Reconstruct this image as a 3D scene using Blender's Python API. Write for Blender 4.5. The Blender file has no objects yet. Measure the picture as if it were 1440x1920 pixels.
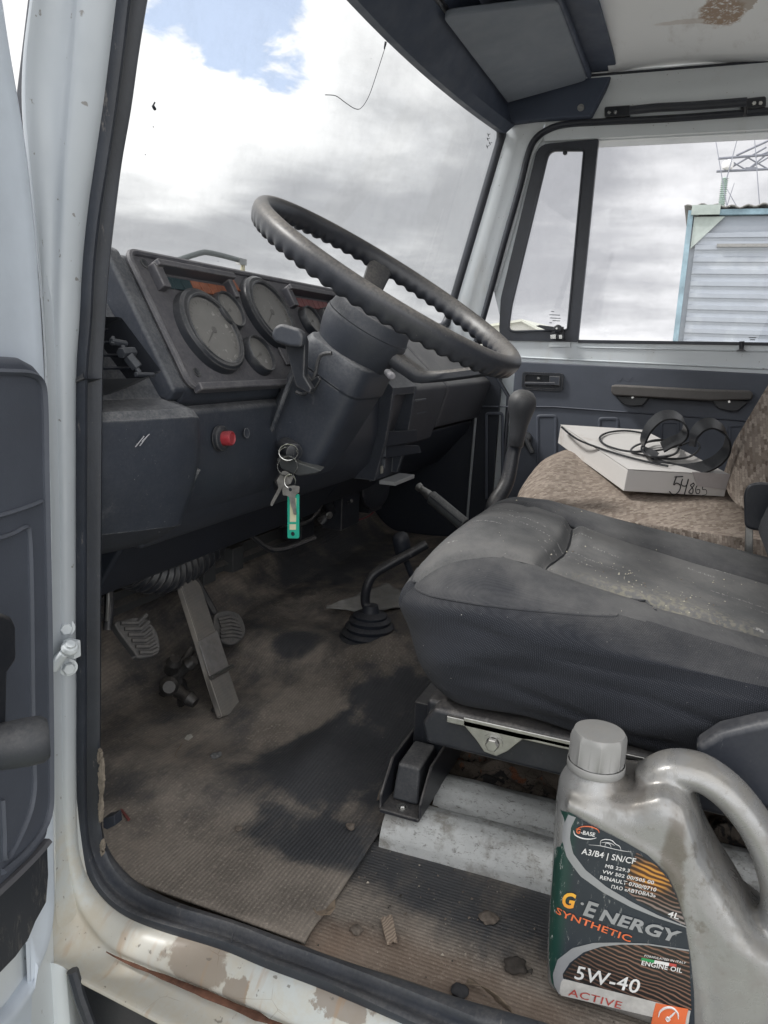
import bpy, bmesh, math, random
import numpy as np
from mathutils import Vector, Matrix, noise as mn
random.seed(7)
S = bpy.context.scene
COL = S.collection
R = math.radians
# ------------------------------------------------------------------ camera
F = 1440.0
_X = np.array([594, -280, F]); _X /= np.linalg.norm(_X)
_Y = np.array([-3710, -480, F]); _Y -= _X*(_Y@_X); _Y /= np.linalg.norm(_Y)
_Z = np.cross(_X, _Y)
CAM = np.array([-.6, 0, .62])
cd = bpy.data.cameras.new('camera'); cam = bpy.data.objects.new('camera', cd); COL.objects.link(cam)
cd.sensor_fit = 'HORIZONTAL'; cd.sensor_width = 36; cd.lens = 36; cd.clip_start = .02; cd.clip_end = 3000
cam.matrix_world = Matrix(((_X[0], -_X[1], -_X[2], CAM[0]), (_Y[0], -_Y[1], -_Y[2], CAM[1]),
                           (_Z[0], -_Z[1], -_Z[2], CAM[2]), (0, 0, 0, 1)))
S.camera = cam
S.render.resolution_x = 768; S.render.resolution_y = 1024
# ------------------------------------------------------------------ world
SUN_EL, SUN_AZ = R(48), R(-22)      # azimuth measured from +Y towards +X
W = bpy.data.worlds.new('World'); S.world = W; W.use_nodes = True
nt = W.node_tree; nt.nodes.clear()
def wn(t, **k):
    n = nt.nodes.new(t)
    for a, b in k.items(): setattr(n, a, b)
    return n
wo = wn('ShaderNodeOutputWorld'); bgn = wn('ShaderNodeBackground')
sky = wn('ShaderNodeTexSky'); sky.sky_type = 'NISHITA'; sky.sun_disc = False
sky.sun_elevation = SUN_EL; sky.sun_rotation = SUN_AZ; sky.air_density = 1.0; sky.dust_density = .6
tc = wn('ShaderNodeTexCoord'); sep = wn('ShaderNodeSeparateXYZ')
nt.links.new(tc.outputs['Generated'], sep.inputs[0])
def wm(op, a, b=None, c=None, clamp=False):
    n = wn('ShaderNodeMath', operation=op, use_clamp=clamp)
    for i, q in enumerate((a, b, c)):
        if q is None: continue
        if isinstance(q, (int, float)): n.inputs[i].default_value = q
        else: nt.links.new(q, n.inputs[i])
    return n.outputs[0]
def wmix(f, a, b):
    n = wn('ShaderNodeMix', data_type='RGBA')
    if isinstance(f, (int, float)): n.inputs[0].default_value = f
    else: nt.links.new(f, n.inputs[0])
    for i, q in ((6, a), (7, b)):
        if isinstance(q, tuple): n.inputs[i].default_value = q+(1,)
        else: nt.links.new(q, n.inputs[i])
    return n.outputs[2]
# clouds lie on a flat layer: divide the direction by its height
zc = wm('ADD', wm('MAXIMUM', sep.outputs[2], 0.0), .28)
cx = wm('DIVIDE', sep.outputs[0], zc); cy = wm('DIVIDE', sep.outputs[1], zc)
cmb = wn('ShaderNodeCombineXYZ'); nt.links.new(cx, cmb.inputs[0]); nt.links.new(cy, cmb.inputs[1])
def wnoise(sc, det, rough, off=0.0, dist=0.0):
    mp = wn('ShaderNodeMapping'); mp.inputs['Location'].default_value = (off, off*.7, off)
    nt.links.new(cmb.outputs[0], mp.inputs[0])
    n = wn('ShaderNodeTexNoise'); n.inputs['Scale'].default_value = sc; n.inputs['Detail'].default_value = det
    n.inputs['Roughness'].default_value = rough; n.inputs['Distortion'].default_value = dist
    nt.links.new(mp.outputs[0], n.inputs['Vector']); return n.outputs[0]
def wramp(v, a, b):
    n = wn('ShaderNodeMapRange'); n.interpolation_type = 'SMOOTHSTEP'
    nt.links.new(v, n.inputs[0]); n.inputs[1].default_value = a; n.inputs[2].default_value = b
    return n.outputs[0]
def wdir(u, v):          # direction of a place in the sky
    d = np.array([u-720, v-960, F]); w = np.array([d@_X, d@_Y, d@_Z]); return tuple(w/np.linalg.norm(w))
def wspot(dr, a, b):     # 1 near that direction, 0 away from it
    n = wn('ShaderNodeVectorMath', operation='DOT_PRODUCT'); nt.links.new(tc.outputs['Generated'], n.inputs[0])
    n.inputs[1].default_value = dr; return wramp(n.outputs['Value'], math.cos(R(a)), math.cos(R(b)))
n1 = wnoise(2.6, 9, .55, 3.1, .3); n2 = wnoise(8.5, 8, .58, 8.4, .3); n3 = wnoise(4.5, 6, .5, 5.2, .2)
# streaks low over the horizon
mps = wn('ShaderNodeMapping'); mps.inputs['Scale'].default_value = (3, 3, 16); nt.links.new(tc.outputs['Generated'], mps.inputs[0])
st_ = wn('ShaderNodeTexNoise'); st_.inputs['Scale'].default_value = 1.5; st_.inputs['Detail'].default_value = 6; nt.links.new(mps.outputs[0], st_.inputs['Vector'])
def wsum(*a):
    o = a[0]
    for b in a[1:]: o = wm('ADD', o, b)
    return o
gap = wm('MAXIMUM', wspot(wdir(450, 10), 6.5, 1.0), wm('MULTIPLY', wspot(wdir(525, 92), 3.6, .8), .85))
gap = wm('MAXIMUM', gap, wm('MULTIPLY', wspot(wdir(320, -90), 8, 2), .8))
gapn = wramp(wsum(wm('MULTIPLY', gap, .85), wm('MULTIPLY', wm('SUBTRACT', n2, .5), 1.5), wm('MULTIPLY', wm('SUBTRACT', n1, .5), .6)), .42, .66)
gapn = wm('MULTIPLY', gapn, wramp(gap, .02, .2), clamp=True)
low = wramp(sep.outputs[2], .30, .10)
g0 = wsum(wm('MULTIPLY', wm('SUBTRACT', n1, .5), 1.0), wm('MULTIPLY', wm('SUBTRACT', n2, .5), .30), .5)
g1 = wsum(wm('MULTIPLY', wm('SUBTRACT', st_.outputs[0], .5), 1.25), wm('MULTIPLY', wm('SUBTRACT', n2, .5), .3), .47)
gg = wn('ShaderNodeMix', data_type='FLOAT'); nt.links.new(low, gg.inputs[0]); nt.links.new(g0, gg.inputs[2]); nt.links.new(g1, gg.inputs[3]); gg = gg.outputs[0]
shade = wsum(gg, wm('MULTIPLY', wspot(wdir(800, 330), 17, 3), .46), wm('MULTIPLY', wspot(wdir(330, 380), 11, 2), .34), wm('MULTIPLY', wspot(wdir(1230, 330), 12, 4), .04),
             wm('MULTIPLY', wspot(wdir(330, 130), 11, 4), -.60), wm('MULTIPLY', wspot(wdir(700, 60), 12, 3), -.45), wm('MULTIPLY', wspot(wdir(560, 600), 9, 3), -.18))
grey = wramp(shade, .20, .92)
cloud = wmix(grey, (.70, .70, .698), (.295, .30, .312))
skys = wn('ShaderNodeMix', data_type='RGBA'); 
skm = wn('ShaderNodeVectorMath', operation='SCALE'); nt.links.new(sky.outputs[0], skm.inputs[0]); skm.inputs['Scale'].default_value = .13
bl = wmix(.85, skm.outputs[0], (.40, .46, .58))
colr = wmix(gapn, cloud, bl)
# unseen sky behind the camera, brightened to put more light into the cab
back = wramp(wm('ADD', wm('MULTIPLY', sep.outputs[0], -1.0), wm('MULTIPLY', sep.outputs[1], -.35)), -.15, .9)
bv = wn('ShaderNodeVectorMath', operation='SCALE'); nt.links.new(colr, bv.inputs[0]); nt.links.new(wm('MULTIPLY_ADD', back, 1.25, 1.0), bv.inputs['Scale']); colr = bv.outputs[0]
nt.links.new(colr, bgn.inputs[0]); bgn.inputs[1].default_value = 1.0
nt.links.new(bgn.outputs[0], wo.inputs[0])
# ------------------------------------------------------------------ sun
sl = bpy.data.lights.new('sun', 'SUN'); sl.energy = 2.0; sl.angle = R(10); sl.color = (1, .975, .94)
so = bpy.data.objects.new('sun', sl); COL.objects.link(so)
sd = Vector((math.sin(SUN_AZ)*math.cos(SUN_EL), math.cos(SUN_AZ)*math.cos(SUN_EL), math.sin(SUN_EL)))
so.rotation_euler = sd.to_track_quat('Z', 'Y').to_euler(); so.location = (0, 3, 6)
S.view_settings.view_transform = 'Standard'; S.view_settings.look = 'None'
S.view_settings.exposure = 0.82; S.view_settings.gamma = 1
S.cycles.max_bounces = 10; S.cycles.diffuse_bounces = 6; S.cycles.transparent_max_bounces = 16
S.cycles.use_denoising = True

# ------------------------------------------------------------------ helpers
def P(u, v, x=None, y=None, z=None, pl=None):
    """point on a world plane seen at photo pixel (u, v)"""
    d = np.array([u-720, v-960, F]); w = np.array([d@_X, d@_Y, d@_Z])
    if pl is not None:
        p, n = np.array(pl[0], float), np.array(pl[1], float); t = ((p-CAM)@n)/(w@n)
    else:
        i, q = [(i, q) for i, q in enumerate((x, y, z)) if q is not None][0]; t = (q-CAM[i])/w[i]
    return Vector(CAM+t*w)
def PL(pts, **k): return [P(u, v, **k) for u, v in pts]

class NT:
    def __init__(s, name):
        s.m = bpy.data.materials.new(name); s.m.use_nodes = True; s.t = s.m.node_tree
        s.b = s.t.nodes['Principled BSDF']; s.tc = s.t.nodes.new('ShaderNodeTexCoord')
        s.g = None
    def n(s, t, **k):
        n = s.t.nodes.new(t)
        for a, b in k.items(): setattr(n, a, b)
        return n
    def put(s, q, inp):
        if isinstance(q, (int, float)): inp.default_value = q
        elif isinstance(q, tuple): inp.default_value = q+(1,) if len(q) == 3 and len(inp.default_value) == 4 else q
        else: s.t.links.new(q, inp)
    def vec(s, sc=(1, 1, 1), rot=(0, 0, 0), loc=(0, 0, 0)):
        m = s.n('ShaderNodeMapping'); s.t.links.new(s.tc.outputs['Object'], m.inputs[0])
        m.inputs['Scale'].default_value = sc; m.inputs['Rotation'].default_value = rot; m.inputs['Location'].default_value = loc
        return m.outputs[0]
    def noise(s, sc, det=4, rough=.55, v=None, dist=0):
        n = s.n('ShaderNodeTexNoise'); n.inputs['Scale'].default_value = sc; n.inputs['Detail'].default_value = det
        n.inputs['Roughness'].default_value = rough; n.inputs['Distortion'].default_value = dist
        s.t.links.new(v if v is not None else s.tc.outputs['Object'], n.inputs['Vector']); return n.outputs[0]
    def vor(s, sc, feat='F1', v=None):
        n = s.n('ShaderNodeTexVoronoi', feature=feat); n.inputs['Scale'].default_value = sc
        s.t.links.new(v if v is not None else s.tc.outputs['Object'], n.inputs['Vector']); return n.outputs['Distance']
    def wave(s, sc, v=None, dist=0, dirn='X', det=1, prof='SIN', ds=1):
        n = s.n('ShaderNodeTexWave', wave_type='BANDS', bands_direction=dirn, wave_profile=prof)
        n.inputs['Scale'].default_value = sc; n.inputs['Distortion'].default_value = dist
        n.inputs['Detail'].default_value = det; n.inputs['Detail Scale'].default_value = ds
        s.t.links.new(v if v is not None else s.tc.outputs['Object'], n.inputs['Vector']); return n.outputs['Fac']
    def ramp(s, v, a, b, lo=0.0, hi=1.0):
        n = s.n('ShaderNodeMapRange'); n.interpolation_type = 'SMOOTHSTEP'; s.put(v, n.inputs[0])
        n.inputs[1].default_value = a; n.inputs[2].default_value = b; n.inputs[3].default_value = lo; n.inputs[4].default_value = hi
        return n.outputs[0]
    def math(s, op, a, b=0.0, clamp=False):
        n = s.n('ShaderNodeMath', operation=op, use_clamp=clamp); s.put(a, n.inputs[0]); s.put(b, n.inputs[1]); return n.outputs[0]
    def mix(s, f, a, b):
        n = s.n('ShaderNodeMix', data_type='RGBA'); s.put(f, n.inputs[0]); s.put(a, n.inputs[6]); s.put(b, n.inputs[7]); return n.outputs[2]
    def nz(s):
        if s.g is None:
            g = s.n('ShaderNodeNewGeometry'); x = s.n('ShaderNodeSeparateXYZ'); s.t.links.new(g.outputs['Normal'], x.inputs[0]); s.g = x.outputs[2]
        return s.g
    def xyz(s, v=None):
        x = s.n('ShaderNodeSeparateXYZ'); s.t.links.new(v if v is not None else s.tc.outputs['Object'], x.inputs[0]); return x.outputs
    def blob(s, c, rad, wob=.35, ns=14, edge=.25):
        """1 inside a wobbly ellipsoid round c"""
        v = s.vec(sc=tuple(1/r for r in rad), loc=tuple(-a/r for a, r in zip(c, rad)))
        l = s.n('ShaderNodeVectorMath', operation='LENGTH'); s.t.links.new(v, l.inputs[0])
        w = s.math('MULTIPLY', s.math('SUBTRACT', s.noise(ns, 6, .6), .5), wob*2)
        return s.ramp(s.math('ADD', l.outputs['Value'], w), 1-edge, 1+edge, 1.0, 0.0)
    def bump(s, h, strength=.3, dist=.002):
        n = s.n('ShaderNodeBump'); n.inputs['Strength'].default_value = strength; n.inputs['Distance'].default_value = dist
        s.t.links.new(h, n.inputs['Height'])
        if s.b.inputs['Normal'].is_linked: s.t.links.new(s.b.inputs['Normal'].links[0].from_socket, n.inputs['Normal'])
        s.t.links.new(n.outputs[0], s.b.inputs['Normal'])
    def col(s, c): s.put(c, s.b.inputs['Base Color'])
    def rough(s, r): s.put(r, s.b.inputs['Roughness'])

def pmat(name, c, rough=.6, metal=0., var=.12, vs=9, dust=(.30, .29, .28), da=.0, ds=22, bump=.0, bs=600, spec=.4, wear=0., wc=(.3, .3, .3), edge=0.):
    k = NT(name)
    a = tuple(q*(1-var) for q in c); b = tuple(min(1, q*(1+var)) for q in c)
    cc = k.mix(k.ramp(k.noise(vs, 7, .68), .25, .75), a, b)
    if da > 0:
        up = k.ramp(k.nz(), -.1, .90, .10, 1.)  # settled dust; paler tops also stand in for highlights on upward faces
        d = k.math('MULTIPLY', k.math('MULTIPLY', k.math('MULTIPLY', up, k.ramp(k.noise(ds, 8, .7), .30, .72, .45, 1.)), k.ramp(k.noise(260, 4, .7), .30, .68, .45, 1.)), da, True)
        cc = k.mix(d, cc, dust)
        if edge > 0:
            g_ = k.n('ShaderNodeNewGeometry'); bv_ = k.n('ShaderNodeBevel'); bv_.samples = 4; bv_.inputs['Radius'].default_value = .0035
            dt = k.n('ShaderNodeVectorMath', operation='DOT_PRODUCT'); k.t.links.new(bv_.outputs[0], dt.inputs[0]); k.t.links.new(g_.outputs['Normal'], dt.inputs[1])
            ed = k.ramp(dt.outputs['Value'], .995, .93)  # dusty edges, lightened further as painted edge highlights
            cc = k.mix(k.math('MULTIPLY', k.math('MULTIPLY', ed, k.ramp(k.noise(45, 5, .65), .32, .62)), edge), cc, dust)
        sp_ = k.ramp(k.noise(520, 3, .6), .70, .74); cc = k.mix(k.math('MULTIPLY', k.math('MULTIPLY', sp_, k.ramp(k.noise(9, 4), .42, .62)), min(.8, da)), cc, dust)
        k.rough(k.math('ADD', k.math('MULTIPLY', d, .35), rough, True))
    else: k.rough(k.ramp(k.noise(vs*2.3, 4), .2, .8, max(0.02, rough*.8), min(1, rough*1.2)))
    if wear > 0:
        sc = k.ramp(k.noise(38, 8, .7, v=k.vec((1, 2.2, .7), (.3, .5, .2))), .62, .70)
        cc = k.mix(k.math('MULTIPLY', sc, wear), cc, wc)
    k.col(cc); k.b.inputs['Metallic'].default_value = metal; k.b.inputs['Specular IOR Level'].default_value = spec
    if bump > 0: k.bump(k.noise(bs, 3, .6), bump, .0006)
    return k.m

SPLIT = set('hinge_bolt handle_bracket panel_screw console_cap corner_post hanging_bolt armrest_screw handle_screw joint_tab console_slot heater_lever pedal_stop dried_mud scratch glass_speck stalk_mark catch_pin vent_lever vent_slat knee_block_rib grip_rib frame_bead trim_crease armrest_foot wiring_loom loose_wire wheel tread_rib corner_casting seat_frame brake_servo_bracket'.split())
class MB:
    """collects shapes into one mesh"""
    def __init__(s): s.v = []; s.f = []; s.mi = []; s.cm = 0
    def add(s, vs, fs):
        o = len(s.v); s.v += [tuple(q) for q in vs]; s.f += [tuple(i+o for i in f) for f in fs]; s.mi += [s.cm]*len(fs); return s
    def m(s, i): s.cm = i; return s
    def loft(s, rings, close=True, cap=False):
        n = len(rings[0]); vs = [p for r in rings for p in r]; fs = []
        for i in range(len(rings)-1):
            for j in range(n if close else n-1):
                a = i*n+j; b = i*n+(j+1) % n; fs.append((a, b, b+n, a+n))
        if cap: fs.append(tuple(range(n-1, -1, -1))); fs.append(tuple((len(rings)-1)*n+i for i in range(n)))
        return s.add(vs, fs)
    def tube(s, pts, r=.01, seg=10, closed=False, cap=True, flat=1.0, upv=None):
        pts = [Vector(p) for p in pts]; n = len(pts); rings = []; up = None
        for i, p in enumerate(pts):
            a = pts[(i-1) % n] if (closed or i > 0) else p; b = pts[(i+1) % n] if (closed or i < n-1) else p
            t = (b-a).normalized()
            if up is None:
                u0 = Vector(upv) if upv else (Vector((0, 0, 1)) if abs(t.z) < .9 else Vector((1, 0, 0)))
                up = (u0-t*u0.dot(t)).normalized()
            else: up = (up-t*up.dot(t)).normalized()
            sd_ = t.cross(up); rr = r[i] if isinstance(r, (list, tuple)) else r
            rings.append([p+(up*math.sin(2*math.pi*j/seg)+sd_*math.cos(2*math.pi*j/seg)*flat)*rr for j in range(seg)])
        if closed: rings.append(rings[0][:])
        return s.loft(rings, True, cap and not closed)
    def lathe(s, prof, o, ax, seg=40, sx=1.0, cap=False):
        ax = Vector(ax).normalized(); o = Vector(o); u = (Vector((1, 0, 0))-ax*ax.x)
        if u.length < .1: u = Vector((0, 1, 0))-ax*ax.y
        u.normalize(); w = ax.cross(u)
        return s.loft([[o+ax*h+(u*math.cos(2*math.pi*j/seg)*sx+w*math.sin(2*math.pi*j/seg))*r for j in range(seg)] for r, h in prof], True, cap)
    def box(s, c, sz, M=None):
        c = Vector(c); vs = []
        for i in (-1, 1):
            for j in (-1, 1):
                for k in (-1, 1):
                    q = Vector((i*sz[0]/2, j*sz[1]/2, k*sz[2]/2)); vs.append(c+(M@q if M else q))
        return s.add(vs, [(0, 1, 3, 2), (4, 6, 7, 5), (0, 4, 5, 1), (2, 3, 7, 6), (0, 2, 6, 4), (1, 5, 7, 3)])
    def prism(s, poly, vec):
        poly = [Vector(p) for p in poly]; vec = Vector(vec); n = len(poly)
        return s.add(poly+[p+vec for p in poly], [tuple(range(n-1, -1, -1)), tuple(range(n, 2*n))]+[(i, (i+1) % n, (i+1) % n+n, i+n) for i in range(n)])
    def yz(s, pts, x0, x1): return s.prism([(x0, y, z) for y, z in pts], (x1-x0, 0, 0))
    def grid(s, fn, nu, nv):
        vs = [fn(i/nu, j/nv) for i in range(nu+1) for j in range(nv+1)]
        return s.add(vs, [(i*(nv+1)+j, (i+1)*(nv+1)+j, (i+1)*(nv+1)+j+1, i*(nv+1)+j+1) for i in range(nu) for j in range(nv)])
    def pieces(s):
        par = list(range(len(s.v))); pos = {}
        def fd(i):
            while par[i] != i: par[i] = par[par[i]]; i = par[i]
            return i
        for i, p in enumerate(s.v):
            k_ = tuple(round(q, 5) for q in p)
            if k_ in pos: par[fd(i)] = fd(pos[k_])
            else: pos[k_] = i
        for f in s.f:
            for q in f[1:]: par[fd(q)] = fd(f[0])
        comp = {}
        for i in range(len(s.v)): comp.setdefault(fd(i), []).append(i)
        A = np.array(s.v); bx = [[A[c].min(0)-2e-4, A[c].max(0)+2e-4, set([r_])] for r_, c in comp.items()]
        ch = True
        while ch:
            ch = False
            for i in range(len(bx)):
                for j in range(i+1, len(bx)):
                    if (bx[i][0] <= bx[j][1]).all() and (bx[j][0] <= bx[i][1]).all():
                        bx[i] = [np.minimum(bx[i][0], bx[j][0]), np.maximum(bx[i][1], bx[j][1]), bx[i][2] | bx[j][2]]; bx.pop(j); ch = True; break
                if ch: break
        out = []
        for b in bx:
            m = MB(); ix = {}
            for f, mi in zip(s.f, s.mi):
                if fd(f[0]) in b[2]:
                    for q in f:
                        if q not in ix: ix[q] = len(m.v); m.v.append(s.v[q])
                    m.f.append(tuple(ix[q] for q in f)); m.mi.append(mi)
            out.append(m)
        return out
    def build(s, name, mats, parent=None, bevel=0., seg=2, smooth=True, ang=40, label=None, mods=(), split=None):
        if name in SPLIT and split is None and parent is not None:
            o = None
            for m in s.pieces(): o = m.build(name, mats, parent, bevel, seg, smooth, ang, label, mods, False)
            return o
        me = bpy.data.meshes.new(name); me.from_pydata(s.v, [], s.f); me.update()
        if not isinstance(mats, (list, tuple)): mats = [mats]
        for m_ in mats: me.materials.append(m_)
        me.polygons.foreach_set('material_index', s.mi)
        bm = bmesh.new(); bm.from_mesh(me); bmesh.ops.remove_doubles(bm, verts=bm.verts, dist=1e-6)
        bmesh.ops.recalc_face_normals(bm, faces=bm.faces); bm.to_mesh(me); bm.free()
        if smooth:
            me.polygons.foreach_set('use_smooth', [True]*len(me.polygons)); me.set_sharp_from_angle(angle=R(ang))
        ob = bpy.data.objects.new(name, me); COL.objects.link(ob)
        if parent is not None:
            ob.parent = parent
            if parent.type == 'EMPTY': ob.location = -parent.location
        if bevel > 0:
            b = ob.modifiers.new('bevel', 'BEVEL'); b.width = bevel; b.segments = seg; b.limit_method = 'ANGLE'; b.angle_limit = R(35); b.harden_normals = True
        for t, kw in mods:
            q = ob.modifiers.new(t.lower(), t)
            for a, b in kw.items(): setattr(q, a, b)
        if label: ob['label'] = label
        return ob
def thing(name, loc, label, cat, group=None):
    o = bpy.data.objects.new(name, None); COL.objects.link(o); o.location = loc; o.empty_display_size = .1
    o['label'] = label; o['category'] = cat
    if group: o['group'] = group
    return o
def tag(o, label, cat, group=None):
    o['label'] = label; o['category'] = cat
    if group: o['group'] = group
    return o
def structure(o): o['kind'] = 'structure'; return o
def smooth_path(pts, k=6, closed=False):
    pts = [Vector(p) for p in pts]; n = len(pts); out = []
    rng = range(n if closed else n-1)
    for i in rng:
        g = lambda j: pts[j % n] if closed else pts[max(0, min(n-1, j))]
        a, b, c, d = g(i-1), g(i), g(i+1), g(i+2)
        for t in range(k):
            t /= k
            out.append(.5*((2*b)+(c-a)*t+(2*a-5*b+4*c-d)*t*t+(3*b-a-3*c+d)*t**3))
    if not closed: out.append(pts[-1])
    return out
def bend(pts, r=.02, k=5, closed=True):
    """round the corners of a polygon"""
    pts = [Vector(p) for p in pts]; n = len(pts); out = []
    for i in range(n):
        if not closed and i in (0, n-1): out.append(pts[i]); continue
        a, b, c = pts[i-1], pts[i], pts[(i+1) % n]
        rr = r[i] if isinstance(r, (list, tuple)) else r
        ra = min(rr, (a-b).length*.49); rc = min(rr, (c-b).length*.49)
        p0 = b+(a-b).normalized()*ra; p1 = b+(c-b).normalized()*rc
        for t in range(k+1):
            t /= k; out.append(p0*(1-t)**2+b*2*t*(1-t)+p1*t*t)
    return out
def resample(pts, n, closed=True):
    pts = [Vector(p) for p in pts]; q = pts+[pts[0]] if closed else pts
    L = [0]
    for a, b in zip(q, q[1:]): L.append(L[-1]+(b-a).length)
    out = []; j = 0
    for i in range(n):
        t = L[-1]*i/(n if closed else n-1)
        while j < len(L)-2 and L[j+1] < t: j += 1
        d = L[j+1]-L[j]; out.append(q[j].lerp(q[j+1], (t-L[j])/d if d > 0 else 0))
    return out
def text_mesh(body, size, M, mat, parent, name='lettering', shear=0., off=0., ext=.0004, align='LEFT', space=1.0, sx=1.0):
    c = bpy.data.curves.new(name, 'FONT'); c.body = body; c.size = size; c.shear = shear; c.offset = off; c.extrude = ext
    c.align_x = align; c.space_character = space; c.resolution_u = 3
    o = bpy.data.objects.new('tmp_text', c); COL.objects.link(o)
    dg = bpy.context.evaluated_depsgraph_get(); me = bpy.data.meshes.new_from_object(o.evaluated_get(dg))
    bpy.data.objects.remove(o); me.transform(M@Matrix.Diagonal((sx, 1, 1, 1))); me.materials.clear(); me.materials.append(mat); me.name = name
    ob = bpy.data.objects.new(name, me); COL.objects.link(ob); ob.parent = parent
    if parent.type == 'EMPTY': ob.location = -parent.location
    return ob
def frame(o, xa, ya):
    xa = Vector(xa).normalized(); ya = Vector(ya); ya = (ya-xa*ya.dot(xa)).normalized(); za = xa.cross(ya); o = Vector(o)
    return Matrix(((xa.x, ya.x, za.x, o.x), (xa.y, ya.y, za.y, o.y), (xa.z, ya.z, za.z, o.z), (0, 0, 0, 1)))
def bolt(mb, o, ax, r=.006, h=.005, washer=True):
    ax = Vector(ax).normalized(); o = Vector(o)
    if washer: mb.lathe([(0, 0), (r*1.45, 0), (r*1.45, .0015), (r, .0015)], o, ax, 20)
    mb.lathe([(r, .0015), (r, h), (r*.85, h+.0012), (0, h+.0012)], o, ax, 6)
    return mb

# ------------------------------------------------------------------ materials
DUST = (.33, .32, .31)
def mk_white():
    k = NT('white_paint'); c = k.mix(k.noise(5, 5, .6), (.57, .61, .64), (.66, .70, .725))
    st = k.ramp(k.noise(9, 8, .65, v=k.vec((1, 1, .25))), .55, .75)
    c = k.mix(k.math('MULTIPLY', st, .35), c, (.40, .38, .33))
    sp = k.ramp(k.noise(120, 3, .5), .70, .74); c = k.mix(k.math('MULTIPLY', sp, .6), c, (.18, .16, .14))
    k.col(c); k.rough(k.ramp(k.noise(20, 4), .3, .7, .28, .5)); return k.m
WHITE = mk_white()
def mk_outer():
    k = NT('shaded_white_paint'); c = k.mix(k.noise(5, 5, .6), (.33, .375, .42), (.42, .46, .50)); c = k.mix(k.math('MULTIPLY', k.ramp(k.noise(9, 8, .65, v=k.vec((1, 1, .25))), .55, .75), .3), c, (.33, .33, .31)); k.col(c); k.rough(.38); return k.m  # darker copy of the white paint with the jamb's shading in its colour
OUTER = mk_outer()
DOORM = pmat('door_paint', (.58, .64, .72), .35, var=.06)
def mk_sill():
    k = NT('chipped_sill_paint'); z = k.xyz()[2]
    c = k.mix(k.noise(5, 5, .6), (.39, .425, .465), (.48, .51, .54)); c = k.mix(k.ramp(z, .25, .02), c, k.mix(k.noise(6, 4), (.50, .53, .53), (.58, .60, .58)))  # shading put into the paint: upper jamb darker, sill paler
    low = k.ramp(z, .06, .17, 1., 0.)
    cream = k.ramp(k.noise(17, 8, .7), .42, .62); c = k.mix(k.math('MULTIPLY', k.math('MULTIPLY', cream, low), .5), c, (.52, .46, .35))
    p = P(370, 1800, x=-.03); p2 = P(455, 1850, x=-.03); p3 = P(640, 1890, x=-.03); p4 = P(300, 1790, x=-.03)
    prim = k.math('MAXIMUM', k.blob(p, (.05, .036, .017), .8, 45, .09), k.blob(p2, (.05, .014, .016), .8, 55, .06))
    prim = k.math('MAXIMUM', prim, k.blob(p3, (.05, .030, .010), .9, 60, .06)); prim = k.math('MAXIMUM', prim, k.math('MULTIPLY', k.math('MULTIPLY', k.ramp(k.noise(26, 9, .75), .64, .67), low), k.ramp(k.xyz()[1], .44, .36)))
    c = k.mix(k.math('MULTIPLY', k.blob(p4, (.07, .13, .055), .6, 40, .3), .35), c, (.44, .36, .25))
    c = k.mix(k.math('MULTIPLY', prim, .85), c, (.26, .215, .175))
    v = k.vor(22, 'DISTANCE_TO_EDGE', v=k.vec((1, 1, 1.6))); cr = k.math('MULTIPLY', k.ramp(v, .0, .010, 1., 0.), low)
    cr = k.math('MULTIPLY', k.math('MULTIPLY', cr, k.ramp(k.xyz()[1], .46, .40)), k.ramp(k.noise(12, 3), .50, .60)); c = k.mix(k.math('MULTIPLY', cr, .8), c, (.20, .14, .09))
    dr = k.math('MULTIPLY', k.ramp(k.noise(14, 4, .5, v=k.vec((1, 4.5, .4))), .58, .70), low); c = k.mix(k.math('MULTIPLY', dr, .4), c, (.38, .22, .10))
    sp = k.ramp(k.noise(95, 3, .5), .68, .72); c = k.mix(k.math('MULTIPLY', sp, .7), c, (.15, .13, .11))
    k.col(c); k.rough(k.ramp(cream, 0, 1, .35, .7)); k.bump(k.math('SUBTRACT', prim, cr), -.35, .0008); return k.m
SILL = mk_sill()
RUST = pmat('rust', (.12, .055, .035), .9, var=.5, vs=60, bump=.6, bs=250)
RUBBER = pmat('seal_rubber', (.018, .022, .032), .42, var=.3, dust=(.20, .20, .21), da=.45, ds=40, bump=.2, spec=.5)
SEALD = pmat('dusty_seal_rubber', (.020, .025, .036), .42, var=.3, dust=(.20, .19, .18), da=.5, ds=30, bump=.25, bs=400, spec=.5, wear=.35, wc=(.3, .27, .24))
DASH = pmat('dash_plastic', (.024, .030, .044), .44, dust=(.31, .31, .31), da=.78, ds=26, bump=.35, bs=700, wear=.10, edge=0.55)
PANEL = pmat('instrument_panel', (.062, .062, .074), .50, dust=(.28, .27, .27), da=.60, ds=40, bump=.3, bs=700, wear=.15, edge=0.6)
BEZEL = pmat('gauge_bezel', (.020, .023, .030), .3, dust=DUST, da=.30, ds=30, edge=0.3)
TRIMB = pmat('trim_plastic', (.074, .084, .108), .5, var=.1, dust=(.22, .22, .23), da=.35, ds=12, bump=.3, bs=800)
DARK = pmat('dark_plastic', (.014, .018, .028), .5, dust=(.20, .19, .18), da=.35, ds=30, bump=.3, bs=600)
WHEELM = pmat('steering_wheel_plastic', (.022, .026, .036), .34, dust=(.32, .29, .25), da=.70, ds=9, bump=.2, bs=900, spec=.5)
HUBM = pmat('hub_plastic', (.034, .040, .054), .44, dust=(.32, .31, .30), da=.65, ds=20, bump=.35, bs=900, edge=0.5)
HEADER = pmat('header_plastic', (.055, .070, .105), .6, var=.1, bump=.2, bs=500)
VISOR = pmat('visor_vinyl', (.18, .205, .24), .6, var=.06, bump=.2, bs=500)
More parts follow.
